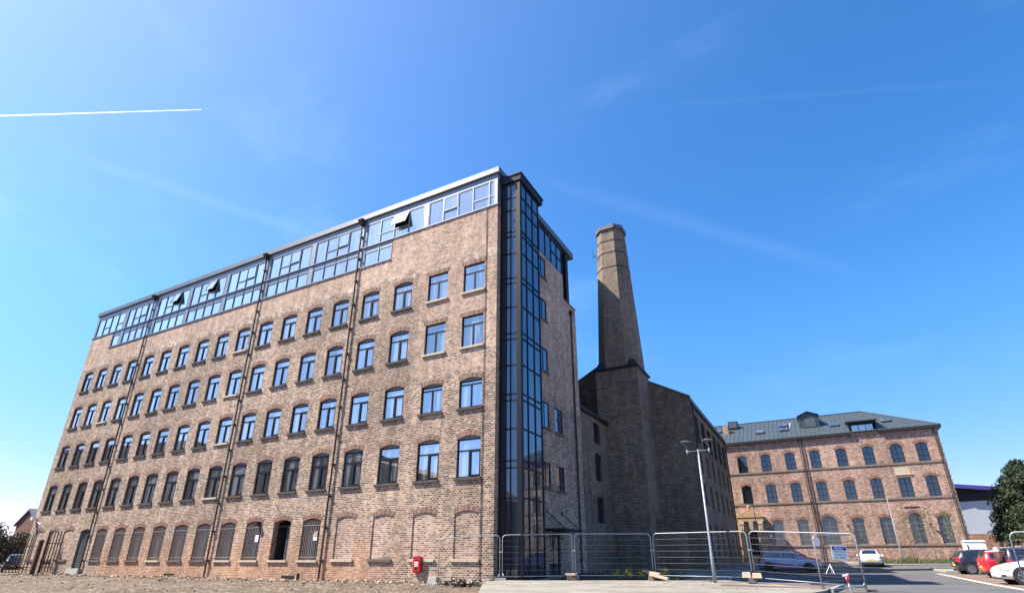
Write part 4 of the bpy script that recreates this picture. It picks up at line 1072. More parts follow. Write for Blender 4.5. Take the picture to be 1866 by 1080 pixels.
# ------------------------------------------------------------------ LAMP POSTS
def twin_lamp(loc, rz_, label, h=5.62):
    t = empty('lamp_post', loc, rz_, label, 'lamp post', 'lamp posts')
    mb = MB(); mb.lathe([(.075, 0), (.072, 1.1), (.055, 1.2), (.043, h+.06)], seg=14); mb.build('column', MAT['lampm'], t, local=True, smooth=True)
    mb = MB(); mb.tube([(-.52, 0, h), (.52, 0, h)], .022, 8); mb.build('cross_arm', MAT['lampm'], t, local=True, smooth=True)
    for s in (-1, 1):
        mb = MB(); mb.tube([(s*.5, 0, h-.13), (s*.5, 0, h+.07)], .034, 8); mb.tube([(s*.5, 0, h+.05), (s*.5, 0, h+.22), (s*.5-.12, 0, h+.36), (s*.5-.22, 0, h+.44)], .014, 6)
        br = mb.build('bracket', MAT['lampm'], t, local=True, smooth=True)
        mb = MB(); c = (s*.5-.02, 0, 0)
        mb.lathe([(.02, h+.5), (.2, h+.485), (.265, h+.465), (.27, h+.455), (.25, h+.447), (.1, h+.43), (.02, h+.425)], c, seg=20); mb.build('lamp_head', MAT['lampd'], br, local=True, smooth=True)
    return t
twin_lamp((9.69, 2.25, .14), 0, 'tall pale grey twin-headed lamp post on the pavement behind the fence')
def single_lamp(loc, rz_, label, h=6.0, arm=.55):
    t = empty('lamp_post', loc, rz_, label, 'lamp post', 'lamp posts')
    mb = MB(); mb.lathe([(.07, 0), (.07, 1.2), (.05, 1.3), (.04, h)], seg=12); mb.build('column', MAT['lampd'], t, local=True, smooth=True)
    mb = MB(); mb.tube([(0, 0, h-.08), (-arm, 0, h-.03)], .03, 8); mb.frust([(-arm-.42, -.12, h-.04), (-arm+.05, -.07, h-.06), (-arm+.05, .07, h-.06), (-arm-.42, .12, h-.04)], [(-arm-.38, -.1, h+.04), (-arm+.05, -.05, h+.05), (-arm+.05, .05, h+.05), (-arm-.38, .1, h+.04)])
    mb.build('lamp_head', MAT['lampd'], t, local=True)
    return t
single_lamp((20.6, 41.8, .72), R(180), 'slim grey lamp post standing at the verge before the red brick mill', 6.05, .1)
single_lamp((8.2, 43.2, .8), 0, 'slim grey lamp post in front of the stone doorway', 6.1, .75)
twin_lamp((23.0, 7.0, -.03), R(90), 'twin-headed lamp post at the right edge, only its head in view', 4.45)
# hazard stake, trestle
t = empty('marker_stake', (14.62, .75, -.08), 0, 'thin leaning stake wrapped in red and white tape behind the angled fence', 'stake')
mb = MB(); mb.tube([(.03, 0, 0), (-.05, 0, .62)], .024, 7); mb.build('stick', MAT['wood'], t, local=True)
for k, m_ in enumerate(('white', 'red', 'white')):
    mb = MB(); z0 = .2+k*.12; mb.tube([(.03-.13*z0, 0, z0), (.03-.13*(z0+.12), 0, z0+.12)], .031+.002*k, 8); mb.build('tape', MAT[m_], t, local=True)
mb = MB(); mb.obox((-.06, -.02, .6), (.22, .02, .06), (0, -.3, 0)); mb.build('tape_end', MAT['white'], t, local=True)
mb = MB(); mb.obox((.0, -.03, .5), (.08, .02, .17), (0, .3, 0)); mb.build('tape_end', MAT['red'], t, local=True)
t = empty('trestle', (14.3, 21.5, rz(21.5)), .2, 'small white trestle standing at the edge of the shade by the blue car', 'trestle')
for a, b in (((-.35, 0, 0), (0, 0, .6)), ((.1, .3, 0), (0, 0, .6)), ((.12, -.25, 0), (0, 0, .6))):
    mb = MB(); mb.tube([a, b], .025, 6); mb.build('leg', MAT['white'], t, local=True)
# red cabinet
t = empty('red_cabinet', (-4.42, -.1, .46), 0, 'red metal cabinet with a glazed front mounted low on the mill wall', 'cabinet')
mb = MB(); mb.box(-.25, .25, -.1, .1, 0, .72); mb.box(-.27, .27, -.14, -.0, .72, .74); mb.build('body', MAT['red'], t, local=True)
mb = MB(); mb.box(-.21, .21, -.125, -.1, .04, .68); d_ = mb.build('door', MAT['red'], t, local=True)
mb = MB(); mb.box(-.1, .1, -.132, -.126, .1, .62); gp = mb.build('pane', MAT['green'], d_, local=True)
mb = MB(); mb.box(-.11, .11, -.14, -.133, .27, .5); lb = mb.build('label_plate', MAT['white'], d_, local=True)
for i, s in enumerate(('DRY', 'RISER')): text_mesh('lettering', s, .075, MAT['red'], lb, (0, -.143, .4-.09*i), (R(90), 0, 0))
mb = MB(); mb.box(-.195, -.17, -.14, -.126, .33, .4); mb.build('lock', MAT['galv'], d_, local=True)
mb = MB(); mb.lathe([(.085, -.2), (.085, .28), (.075, .28), (.07, .1)], (-12.75, -.3, .05), seg=12); tag(mb.build('pipe_stub', MAT['iron']), 'short black pipe stub standing at the wall foot below a barred window', 'pipe')
# ------------------------------------------------------------------ CARS
def car(label, loc, ang, paint, kind='hatch', L=3.95, Wd=1.7, H=1.48, roof=None, wr=.31, graphic=False, group='parked cars', spare=False, rim='rim'):
    t = empty('parked_car', loc, ang, label, 'car', group)
    w = Wd/2
    if kind == 'sedan':
        S = [(-.5, .45, .66, .74, .74, .7), (-.488, .32, .84, .93, .9, .78), (-.44, .24, .92, .99, .97, .8), (-.34, .2, .93, 1.03, 1, .8), (-.2, .19, .94, .955*H, 1, .66), (-.08, .19, .94, H, 1, .65), (.08, .19, .93, .985*H, 1, .65), (.13, .19, .92, .93*H, 1, .66), (.26, .19, .9, .97, 1, .76), (.38, .21, .85, .88, .97, .78), (.46, .24, .74, .77, .88, .7), (.495, .28, .58, .62, .7, .56)]
        rear, front = (-.34, -.2), (.13, .26); side = (-.24, .18)
    elif kind == 'suv':
        S = [(-.5, .45, .8, .9, .86, .8), (-.49, .34, .95, 1.02, .95, .84), (-.47, .28, 1.0, 1.35, .98, .78), (-.45, .26, 1.02, .97*H, .99, .74), (-.2, .25, 1.02, H, 1, .73), (.08, .25, 1.0, .995*H, 1, .73), (.13, .25, 1.0, .95*H, 1, .74), (.24, .25, .98, 1.05, 1, .8), (.4, .26, .94, .98, .98, .82), (.475, .3, .82, .86, .92, .76), (.5, .36, .62, .68, .8, .66)]
        rear, front = (-.49, -.45), (.13, .24); side = (-.43, .18)
    elif kind == 'mini':
        S = [(-.5, .42, .7, .8, .82, .76), (-.49, .3, .88, .97, .93, .8), (-.46, .24, .93, 1.22, .97, .74), (-.43, .22, .95, .96*H, .98, .7), (-.2, .2, .95, H, 1, .69), (.06, .2, .94, .99*H, 1, .69), (.12, .2, .93, .93*H, 1, .7), (.2, .2, .92, .98, 1, .78), (.36, .21, .88, .93, .98, .8), (.46, .24, .78, .82, .9, .74), (.5, .3, .6, .66, .74, .62)]
        rear, front = (-.49, -.43), (.12, .2); side = (-.41, .16)
    else:
        S = [(-.5, .42, .66, .76, .78, .72), (-.49, .3, .84, .92, .9, .78), (-.455, .24, .93, 1.1, .96, .74), (-.39, .21, .97, .95*H, .98, .67), (-.2, .2, .97, H, 1, .66), (.04, .2, .95, .99*H, 1, .66), (.1, .2, .94, .94*H, 1, .67), (.25, .2, .91, .98, 1, .76), (.37, .21, .86, .9, .98, .78), (.455, .24, .75, .79, .9, .7), (.5, .29, .58, .63, .72, .58)]
        rear, front = (-.48, -.39), (.1, .25); side = (-.37, .17)
    def at(x):
        if x <= S[0][0]: return S[0]
        for a, b in zip(S[:-1], S[1:]):
            if x <= b[0]:
                k = (x-a[0])/(b[0]-a[0]); k = k*k*(3-2*k)*.35 + k*.65
                return tuple(p + (q-p)*k for p, q in zip(a, b))
        return S[-1]
    N = 30; rings = []; mb = MB()
    xs_ = sorted(set([s[0] for s in S] + [-.5 + i/N for i in range(N+1)]))
    for x in xs_:
        _, zb, zl, zt, wf, tf = at(min(x, .5)); W_, T_ = w*wf, w*tf
        half = [(0, zb), (W_*.84, zb), (W_*.965, zb+.09), (W_, zb+.3*(zl-zb)), (W_, zb+.72*(zl-zb)), (W_*.97, zl), (T_+(W_*.97-T_)*.1, zt-.06), (T_*.86, zt-.012), (T_*.5, zt+.005), (0, zt+.012)]
        ring = half + [(-y, z) for y, z in half[-2:0:-1]]
        rings.append([mb.bm.verts.new((x*L, y, z)) for y, z in ring])
    n = len(rings[0])
    for a, b in zip(rings[:-1], rings[1:]):
        for i in range(n): mb.bm.faces.new([a[i], a[(i+1) % n], b[(i+1) % n], b[i]])
    mb.bm.faces.new(rings[0]); mb.bm.faces.new(rings[-1][::-1])
    body = mb.build('body', MAT[paint], t, local=True, smooth=True)
    def sp(x, k, s, o=.008):
        _, zb, zl, zt, wf, tf = at(x); W_, T_ = w*wf*.97, w*tf + (w*wf*.97-w*tf)*.1
        return (x*L, s*(W_ + (T_-W_)*k + o), zl + (zt-.06-zl)*k)
    def strip(mb, xa, xb, s, k0=.1, k1=.92):
        q = [xa + (xb-xa)*i/8 for i in range(9)]
        for a, b in zip(q[:-1], q[1:]): mb.poly([sp(a, k0, s), sp(b, k0, s), sp(b, k1, s), sp(a, k1, s)])
    for s in (-1, 1):
        mid = (side[0]+side[1])/2
        mb = MB(); strip(mb, side[0], mid-.008, s); strip(mb, mid+.008, side[1], s); mb.build('side_window', MAT['cglass'], t, local=True, rec=False)
    def top(mb, xa, xb, ky):
        q = [xa + (xb-xa)*i/6 for i in range(7)]
        for a, b in zip(q[:-1], q[1:]):
            A_, B_ = at(a), at(b)
            e = .014
            dx = (-1 if xa < 0 else 1)*e
            for y0, y1 in ((-1, -.55), (-.55, .55), (.55, 1)):
                f = lambda S_, x, y: (x*L+dx*.6, y*ky*w*S_[5], S_[3] + e + .012 - (.02 if abs(y) == 1 else 0))
                mb.poly([f(A_, a, y0), f(B_, b, y0), f(B_, b, y1), f(A_, a, y1)])
    mb = MB(); top(mb, front[0]+.008, front[1]-.01, .84); mb.build('windscreen', MAT['cglass'], t, local=True, rec=False)
    mb = MB(); top(mb, rear[0]+.012, rear[1]-.005, .82); mb.build('rear_window', MAT['cglass'], t, local=True, rec=False)
    if roof:
        mb = MB(); q = [rear[1]+.0, -.2, 0, front[0]-.01]
        for a, b in zip(q[:-1], q[1:]):
            A_, B_ = at(a), at(b)
            mb.poly([(a*L, -w*A_[5]*1.0-.012, A_[3]-.085), (b*L, -w*B_[5]*1.0-.012, B_[3]-.085), (b*L, -w*B_[5]*.8, B_[3]+.022), (a*L, -w*A_[5]*.8, A_[3]+.022)])
            mb.poly([(a*L, -w*A_[5]*.8, A_[3]+.022), (b*L, -w*B_[5]*.8, B_[3]+.022), (b*L, w*B_[5]*.8, B_[3]+.022), (a*L, w*A_[5]*.8, A_[3]+.022)])
            mb.poly([(a*L, w*A_[5]*.8, A_[3]+.022), (b*L, w*B_[5]*.8, B_[3]+.022), (b*L, w*B_[5]*1.0+.012, B_[3]-.085), (a*L, w*A_[5]*1.0+.012, A_[3]-.085)])
        mb.build('roof_panel', MAT[roof], t, local=True, rec=False)
    def patch(name, mat, s, x0, x1, z0, z1, o=.007, par=None, n=5):
        mb = MB(); q = [x0+(x1-x0)*i/n for i in range(n+1)]
        f = lambda x, z: (x*L, s*(w*at(x)[4]*(1 if z < at(x)[1]+.8*(at(x)[2]-at(x)[1]) else .975)+o), z)
        for a, b in zip(q[:-1], q[1:]): mb.poly([f(a, z0), f(b, z0), f(b, z1), f(a, z1)])
        return mb.build(name, MAT[mat], par or t, local=True, rec=False)
    for fx, lab_ in ((-.33 if kind == 'hatch' else -.315, 'rear'), (.315, 'front')):
        for s in (-1, 1):
            x = fx*L
            mb = MB(); mb.lathe([(wr+.055, -.012), (wr+.055, .012), (wr+.02, .014)], (x, s*(w+.001), wr+.02), 'y', 24); mb.build('wheel_arch', MAT['trim'], t, local=True)
            mb = MB(); mb.lathe([(wr*.7, -.1), (wr*.96, -.1), (wr, -.07), (wr, .07), (wr*.96, .1), (wr*.7, .1)], (x, s*(w-.07), wr), 'y', 28); wh = mb.build('wheel', MAT['tyre'], t, local=True, smooth=False)
            mb = MB(); y = s*(w+.028)
            mb.lathe([(wr*.7, -.012), (wr*.7, .012), (wr*.62, .012), (wr*.6, -.012)], (x, y, wr), 'y', 24)
            mb.lathe([(wr*.17, -.014), (wr*.17, .016)], (x, y, wr), 'y', 12)
            for k in range(5):
                a_ = k*2*math.pi/5+.4; mb.obox((x+math.cos(a_)*wr*.38, y, wr+math.sin(a_)*wr*.38), (wr*.52, .022, wr*.17), (0, -a_, 0))
            mb.build('rim', MAT[rim], wh, local=True)
    for s in (-1, 1):
        _, zb, zl, zt, wf, tf = at(.44)
        hl = patch('headlight', 'lampd', s, .415, .488, *((.58, .7) if kind != 'suv' else (.68, .84)))
        patch('lens', 'clear', s, .43, .478, *((.61, .67) if kind != 'suv' else (.72, .8)), .011, hl)
        patch('air_intake', 'trim', s, .455, .487, .32, .42)
        patch('tail_light', 'lens', s, -.497, -.45, *{'hatch': (.74, 1.0), 'mini': (.68, .88), 'suv': (.7, .98)}.get(kind, (.72, .84)))
        door = patch('door', paint, s, side[0]+.13, side[1]-.02, .3, .86, .004, None, 8)
        for x in (side[0]+.128, side[1]-.018): patch('panel_gap', 'trim', s, x-.0018, x+.0018, .28, .88, .006, door, 1)
        patch('handle', 'trim', s, side[0]+.15, side[0]+.19, .8, .83, .02, door, 1)
        patch('sill_trim', 'trim', s, -.22, .2, .22, .29, .008)
        mb = MB(); p = sp(side[1]-.01, .08, s); mb.obox((p[0], p[1]+s*.1, p[2]+.03), (.1, .2, .13), (0, 0, s*.15)); mb.build('mirror', MAT[paint], t, local=True)
    mb = MB(); mb.box(-.503*L, -.497*L, -.26, .26, .5, .62); mb.build('number_plate', MAT['plate'], t, local=True)
    mb = MB(); mb.box(.497*L, .503*L, -.26, .26, .36, .47); mb.build('number_plate', MAT['white'], t, local=True)
    mb = MB(); mb.box(.47*L, .499*L, -.45*w*2*.6, .45*w*2*.6, .5, .6); mb.box(.46*L, .492*L, -.62*w, .62*w, .22, .34); mb.build('grille', MAT['trim'], t, local=True)
    mb = MB(); mb.box(-.49*L, -.4*L, -.78*w, .78*w, .2, .36); mb.build('bumper', MAT['trim'], t, local=True)
    if spare:
        mb = MB(); mb.lathe([(.12, -.02), (.3, -.03), (.34, .0), (.34, .16), (.3, .2), (.05, .21)], (-.5*L-.2, -.1, 1.02), 'x', 24); mb.build('spare_wheel_cover', MAT['rust'], t, local=True, smooth=True)
    if graphic:
        for s in (-1, 1):
            mb = MB(); q = [(-.42, .9, .7), (-.33, .8, .45), (-.22, .72, .34), (-.1, .62, .3), (.02, .52, .28), (.14, .44, .27), (.22, .36, .27)]
            def bp(x, z):
                _, zb, zl, zt, wf, tf = at(x); return (x*L, s*(w*wf+.006), max(zb+.1, z))
            for a, b in zip(q[:-1], q[1:]): mb.poly([bp(a[0], a[2]), bp(b[0], b[2]), bp(b[0], b[1]), bp(a[0], a[1])])
            mb.build('side_graphic', MAT['p_graph'], t, local=True, rec=False)
    return t
car('pale blue hatchback with a purple side graphic parked in the shade', (11.7, 23.9, rz(23.9)), R(-3), 'p_blue', 'hatch', 4.15, 1.76, 1.5, graphic=True, rim='trim')
car('red hatchback half hidden behind the pale blue car', (11.9, 27.9, rz(27.9)), R(-2), 'p_red', 'hatch', 4.0, 1.72, 1.48)
car('white saloon seen from behind near the red brick mill', (17.75, 37.6, rz(37.6)), R(86), 'p_white', 'sedan', 4.4, 1.8, 1.42)
car('black hatchback parked beside the red and white car', (23.45, 23.5, rz(23.5)), R(4), 'p_black', 'hatch', 3.95, 1.72, 1.48)
car('small red car with a white roof and silver wheels', (23.75, 18.2, rz(18.2)), R(3), 'p_red', 'mini', 3.75, 1.7, 1.43, roof='p_white', wr=.33)
car('dark navy off-roader with a brown spare wheel cover on its back', (24.15, 14.7, rz(14.7)), R(2), 'p_navy', 'suv', 4.0, 1.74, 1.6, wr=.34, spare=True)
car('white sporty car at the right edge, nose towards the road', (23.0, 10.4, rz(10.4)), R(182), 'p_white', 'hatch', 4.35, 1.78, 1.43, wr=.34, rim='lampd')
car('dark blue car behind the palisade gate', (-56.2, 3.2, 0), R(160), 'p_navy', 'hatch', 4.1, 1.74, 1.6)
# ------------------------------------------------------------------ RIGHT BACKGROUND
t = empty('utility_kiosk', (25.2, 36, rz(36)), 0, 'white utility kiosk with a side panel, behind the black car', 'kiosk')
mb = MB(); mb.box(-.68, .68, -.5, .6, 0, 2.0); mb.frust([(-.74, -.56, 2.0), (.74, -.56, 2.0), (.74, .66, 2.0), (-.74, .66, 2.0)], [(-.6, -.45, 2.1), (.6, -.45, 2.1), (.6, .55, 2.1), (-.6, .55, 2.1)]); mb.build('cabinet', MAT['white'], t, local=True)
mb = MB(); mb.box(-.6, -.1, -.515, -.5, .2, 1.85); mb.box(-.05, .45, -.515, -.5, .2, 1.85); d_ = mb.build('door', MAT['white'], t, local=True)
mb = MB(); mb.box(-.56, -.5, -.54, -.515, 1.3, 1.75); mb.build('handle', MAT['trim'], d_, local=True)
t = empty('litter_bin', (27.85, 42, rz(42)), 0, 'round dark grey litter bin in front of the hedge', 'bin')
mb = MB(); mb.lathe([(.32, 0), (.34, .9), (.34, 1.0)], seg=16); mb.build('drum', MAT['frameG'], t, local=True, smooth=True)
mb = MB(); mb.lathe([(.36, 1.0), (.36, 1.1), (.28, 1.45), (.1, 1.55)], seg=16); mb.build('hood', MAT['lampd'], t, local=True, smooth=True)
t = empty('barrier', (29.4, 42, rz(42)), 0, 'white horizontal barrier arm on a cream post at the right', 'barrier')
mb = MB(); mb.box(-.14, .14, -.14, .14, 0, 1.5); mb.box(-.18, .18, -.18, .18, 1.5, 1.6); mb.build('post', MAT['stoneP'], t, local=True)
mb = MB(); mb.box(-1.35, -.14, -.05, .05, 1.36, 1.48); mb.build('arm', MAT['white'], t, local=True)
t = empty('parked_van', (33.6, 43.5, rz(43)), R(95), 'red van partly seen at the right edge behind the fence', 'van')
mb = MB(); mb.prism([(-2.3, -.95, .35), (2.3, -.95, .35), (2.4, -.95, .95), (1.5, -.95, 1.15), (.9, -.95, 1.95), (-2.3, -.95, 2.05)], (0, 1.9, 0)); mb.build('body', MAT['p_red'], t, local=True)
mb = MB(); mb.prism([(1.42, -.97, 1.2), (.88, -.97, 1.88), (-.2, -.97, 1.88), (-.2, -.97, 1.2)], (0, 1.94, 0)); mb.build('side_window', MAT['cglass'], t, local=True)
for x in (-1.5, 1.5):
    for s in (-1, 1):
        mb = MB(); mb.lathe([(.2, -.1), (.34, -.1), (.34, .1), (.2, .1)], (x, s*.92, .34), 'y', 20); mb.build('wheel', MAT['tyre'], t, local=True)
# industrial shed with low gable, deep eaves and brick base
S_ = empty('industrial_shed', (45, 75, 1.3), 0, 'large pale grey clad shed with a blue roof edge and brick base', 'building')
mb = MB(); mb.prism([(22, 75, 4.4), (70, 75, 4.4), (70, 75, 5.5), (32.0, 75, 10.6), (22, 75, 8.6)], (0, 40, 0)); mb.build('cladding', MAT['shedc'], S_)
mb = MB(); mb.box(21.9, 70.1, 74.8, 115, .5, 4.36)
mb.build('brick_base', MAT['brickO'], S_)
for x in (35.3, 36.6, 40, 43):
    mb = MB(); mb.tube([(x, 74.7, 1), (x, 74.7, 4.4)], .07, 6); mb.build('downpipe', MAT['pipe'], S_)
mb = MB(); mb.prism([(32.0, 74.0, 10.6), (70.5, 74.0, 5.4), (70.5, 74.0, 5.8), (32.0, 74.0, 11.0)], (0, 41.5, 0)); mb.prism([(21.5, 74.0, 8.5), (32.0, 74.0, 10.6), (32.0, 74.0, 11.0), (21.5, 74.0, 8.9)], (0, 41.5, 0)); mb.build('roof', MAT['shedc'], S_)
mb = MB(); mb.prism([(32.0, 73.93, 10.55), (70.5, 73.93, 5.35), (70.5, 73.93, 5.85), (32.0, 73.93, 11.05)], (0, .07, 0)); mb.build('fascia', MAT['bluef'], S_)
mb = MB(); mb.prism([(32.3, 74.9, 8.7), (44, 74.9, 8.9), (44, 74.9, 8.75), (44, 74.9, 9.05), (32.3, 74.9, 10.55)], (0, .09, 0)); mb.build('eaves_shade', MAT['cladD'], S_)  # dark sheet standing in for the deep shade under the roof overhang
# ------------------------------------------------------------------ LEAVES
def leaf(mb, p, s, asp=1.0, up=.0):
    a = Vector((rnd.gauss(0, 1), rnd.gauss(0, 1), rnd.gauss(0, 1)+up)).normalized()
    b = a.cross(Vector((rnd.gauss(0, 1), rnd.gauss(0, 1), rnd.gauss(0, 1)))).normalized()
    a *= s*asp; b *= s*.5
    bm = mb.bm
    bm.faces.new([bm.verts.new(p-a*.5), bm.verts.new(p+b*.6), bm.verts.new(p+a*.5), bm.verts.new(p-b*.6)])
def clump(mb, c, r, n, s, asp=1.4, flat=.8, up=0):
    c = Vector(c)
    for _ in range(n):
        d = Vector((rnd.gauss(0, 1), rnd.gauss(0, 1), rnd.gauss(0, 1))).normalized()*r*(rnd.random()**.45)
        d.z *= flat
        leaf(mb, c+d, s*rnd.uniform(.6, 1.25), asp, up)
def tree(name, label, loc, h, crown_r, z0, mat, n, ls, shape='round', group=None, lean=0, cat='tree'):
    t = empty(name, loc, 0, label, cat, group)
    mb = MB(); mb.tube([(0, 0, -.1), (.05*h*lean, 0, h*.3), (.1*h*lean, .02*h, h*.62), (.12*h*lean, 0, h*.9)], h*.022+.03, 9, .03)
    cl = []
    for k in range(n):
        if shape == 'cone':
            f = (k+.5)/n; z = z0 + (h-z0)*f; prof = (1-f)**.62*(.72+.28*min(1, f*6)); rr = crown_r*prof*rnd.uniform(.55, 1.08)
            a = k*2.4+rnd.uniform(-.5, .5); c = Vector((math.cos(a)*rr, math.sin(a)*rr, z + rnd.uniform(-.3, .2)))
            cr = crown_r*(.11+.13*prof)*rnd.uniform(.7, 1.35)
        else:
            while True:
                c = Vector((rnd.uniform(-1, 1), rnd.uniform(-1, 1), rnd.uniform(-1, 1)))
                if .25 < c.length < 1: break
            c = Vector((c.x*crown_r, c.y*crown_r, (z0+h)/2 + c.z*(h-z0)/2*.9)); cr = crown_r*rnd.uniform(.24, .42)
        cl.append((c, cr))
        st = Vector((0, 0, min(h*.85, max(z0*.6, c.z-.25*h*(.4 if shape == 'cone' else .8)))))
        mb.tube([st, (st+c)/2+Vector((0, 0, .04*h)), c], .012*h*.5+.01, 5, .008)
    mb.build('trunk', MAT['bark'], t, local=True)
    mb = MB()
    for c, cr in cl: clump(mb, c, cr, int((210 if shape == 'cone' else 80)*(cr/crown_r/.3)**2)+24, ls, 1.9 if shape == 'cone' else 1.4)
    mb.build('crown', MAT[mat], t, local=True, rec=False)
    return t
tree('pine_tree', 'tall dark green conifer at the right edge in front of the grey shed', (33.25, 50, .95), 9.4, 3.9, 1.9, 'pine', 210, .21, 'cone')
tree('broadleaf_tree', 'bushy bright green tree beside the far red brick house', (-95, 11.8, 0), 7.4, 3.4, 1.6, 'leaf', 60, .3)
tree('broadleaf_tree', 'dark bushy tree behind the palisade gate, nearest the mill corner', (-77, 12.5, 0), 4.3, 3.2, .3, 'leafD', 60, .26)
tree('broadleaf_tree', 'dark rounded tree behind the palisade gate, at the left edge', (-80, 8.0, 0), 5.2, 3.4, .4, 'leafD', 60, .28)
for x, y, h, l in ((21.9, 45.0, 4.6, 'slender young tree with thin leaves left of the tall arched window'), (23.75, 45.3, 5.0, 'slender young tree with sparse leaves right of the tall arched window'), (25.5, 45.0, 4.8, 'slender young tree in front of the end window by the corner pipe')):
    z = rz(y)+.25
    t = empty('sapling', (x, y, z), 0, l, 'tree', 'young trees before the red brick mill')
    mb = MB(); mb.tube([(0, 0, 0), (.03, 0, h*.5), (-.04, .03, h*.95)], .035, 6, .01)
    for k in range(9):
        zz_ = h*(.38+.06*k); a = k*2.1; mb.tube([(0, 0, zz_), (math.cos(a)*.35, math.sin(a)*.35, zz_+.35)], .012, 4, .004)
    mb.build('trunk', MAT['bark'], t, local=True)
    mb = MB()
    for k in range(15):
        a = k*2.1; zz_ = h*(.4+.04*k); rr = .42*(1-.5*k/15); clump(mb, (math.cos(a)*rr, math.sin(a)*rr, zz_), .26, 24, .1)
    mb.build('crown', MAT['sap'], t, local=True, rec=False)
for i, (x, y, s) in enumerate(((5.22, 2.56, .4), (5.72, 2.8, .44), (6.24, 3.06, .36), (6.62, 3.27, .38), (7.22, 3.52, .5))):
    t = empty('shrub', (x, y, .2), i, ['small sparse yellow-green shrub, first from the left in the planting bed', 'spreading yellow-green shrub, second from the left in the planting bed', 'small rounded shrub in the middle of the planting bed', 'yellow-green shrub just left of the crossed planks fence joint', 'largest yellow-green shrub, right of the crossed planks fence joint'][i], 'shrub', 'shrubs in the planting bed')
    mb = MB()
    for k in range(6): a = k*1.1; mb.tube([(0, 0, -.02), (math.cos(a)*s*.3, math.sin(a)*s*.3, s*.75)], .009, 4, .004)
    mb.build('stems', MAT['bark'], t, local=True)
    mb = MB()
    for k in range(9): a = k*2.3; clump(mb, (math.cos(a)*s*.33, math.sin(a)*s*.33, s*(.35+.07*k)), s*.25, 26, .075, up=.6)
    mb.build('foliage', MAT['shrub'], t, local=True, rec=False)
mb = MB()
for _ in range(1100):
    x = rnd.uniform(2, 7.5); y = rnd.uniform(x/2+.4, 8.3); leaf(mb, Vector((x, y, .24+rnd.random()*.16)), .09, 1.5)
tag(mb.build('ground_cover', MAT['leafD'], rec=False), 'low dark ground cover plants in the shaded planting bed', 'ground cover', kind='stuff')
mb = MB()
for _ in range(4200):
    x, y = rnd.uniform(17.3, 29), rnd.uniform(42.2, 47.3)
    if y < 42.6-(x-17.2)*.35 or y < 41.6+(x-20)*.2: continue
    h = rnd.uniform(.1, .38)*(1.5 if math.sin(x*2.1)+math.sin(x*.7) > .6 else .8); a = rnd.uniform(0, 6.3); dx, dy = math.cos(a)*.04, math.sin(a)*.04; z = rz(y)+.15
    mb.poly([(x-dx, y-dy, z), (x+dx, y+dy, z), (x+rnd.gauss(0, .08), y+rnd.gauss(0, .08), z+h)])
tag(mb.build('grass', MAT['grass'], rec=False), 'rough yellow-green grass on the verge below the red brick mill', 'grass', kind='stuff')
mb = MB()
for _ in range(5200):
    x = rnd.uniform(27.3, 44); y = rnd.uniform(45.5, 47); z = rz(46)+rnd.random()**.6*(1.0+.2*math.sin(x*1.7)); leaf(mb, Vector((x, y, z)), .17, 1.3)
mb.box(27.6, 43.8, 45.8, 46.7, .5, 1.5)
tag(mb.build('hedge', MAT['leaf'], rec=False), 'low green hedge in front of the shed wall at the right', 'hedge')
# ------------------------------------------------------------------ LEFT BACKGROUND
Hs = empty('brick_house', (-106, 30, 0), 0, 'red brick house with a grey pitched roof beyond the trees at the left', 'house')
mb = MB(); mb.prism([(-110, 22.6, -.5), (-103, 22.6, -.5), (-103, 22.6, 6.8), (-106.5, 22.6, 9.1), (-110, 22.6, 6.8)], (0, 24, 0)); mb.build('wall', MAT['brickF'], Hs)
mb = MB(); mb.prism([(-110.5, 22.3, 6.6), (-106.5, 22.3, 9.2), (-106.5, 22.3, 9.45), (-110.5, 22.3, 6.85)], (0, 24.6, 0)); mb.prism([(-106.5, 22.3, 9.2), (-102.5, 22.3, 6.6), (-102.5, 22.3, 6.85), (-106.5, 22.3, 9.45)], (0, 24.6, 0)); mb.build('roof', MAT['slate'], Hs)
for y in (26.5, 31, 36):
    for z in (1.2, 4.2):
        mb = MB(); mb.box(-103, -102.94, y, y+1.3, z, z+1.3); w_ = mb.build('window', MAT['white'], Hs)
        mb = MB(); mb.box(-102.94, -102.92, y+.08, y+1.22, z+.08, z+1.22); mb.build('pane', MAT['glassD'], w_)
def palisade(name, label, p0, p1, posts, hgt, gate=False):
    p0, p1 = Vector((*p0, 0)), Vector((*p1, 0)); d = (p1-p0); L = d.length; d.normalize()
    t = empty(name, p0, math.atan2(d.y, d.x), label, 'gate' if gate else 'fence')
    mb = MB(); x = .08
    while x < L:
        h = hgt + .06*math.sin(x*7+L)
        mb.prism([(x-.033, -.012, .12), (x+.033, -.012, .12), (x+.033, -.012, h-.12), (x+.02, -.012, h-.02), (x, -.012, h+.06), (x-.02, -.012, h-.02), (x-.033, -.012, h-.12)], (0, .02, 0))
        x += .2
    mb.build('pales', MAT['rust'], t, local=True)
    for z in (.5, hgt-.95):
        mb = MB(); mb.box(0, L, .01, .06, z, z+.06); mb.build('rail', MAT['rust'], t, local=True)
    for px in posts:
        mb = MB(); mb.box(px-.06, px+.06, .06, .18, 0, hgt-.1); mb.build('post', MAT['rust'], t, local=True)
    if gate:
        mb = MB(); mb.tube([(.2, .05, hgt-.75), (L-.25, .05, .35)], .05, 6); mb.build('brace', MAT['iron'], t, local=True)
palisade('palisade_gate', 'rusty steel palisade gate with a diagonal brace at the left edge', (-43.75, -5.4), (-42.15, -1.25), (.05,), 3.0, True)
palisade('palisade_fence', 'short length of rusty palisade fence between the thick post and the mill wall', (-41.95, -.75), (-41.3, -.02), (.1,), 3.25)
palisade('palisade_fence', 'rusty palisade fence beyond the gate, running off to the left', (-46.5, -12), (-43.8, -5.5), (3.0,), 3.0)
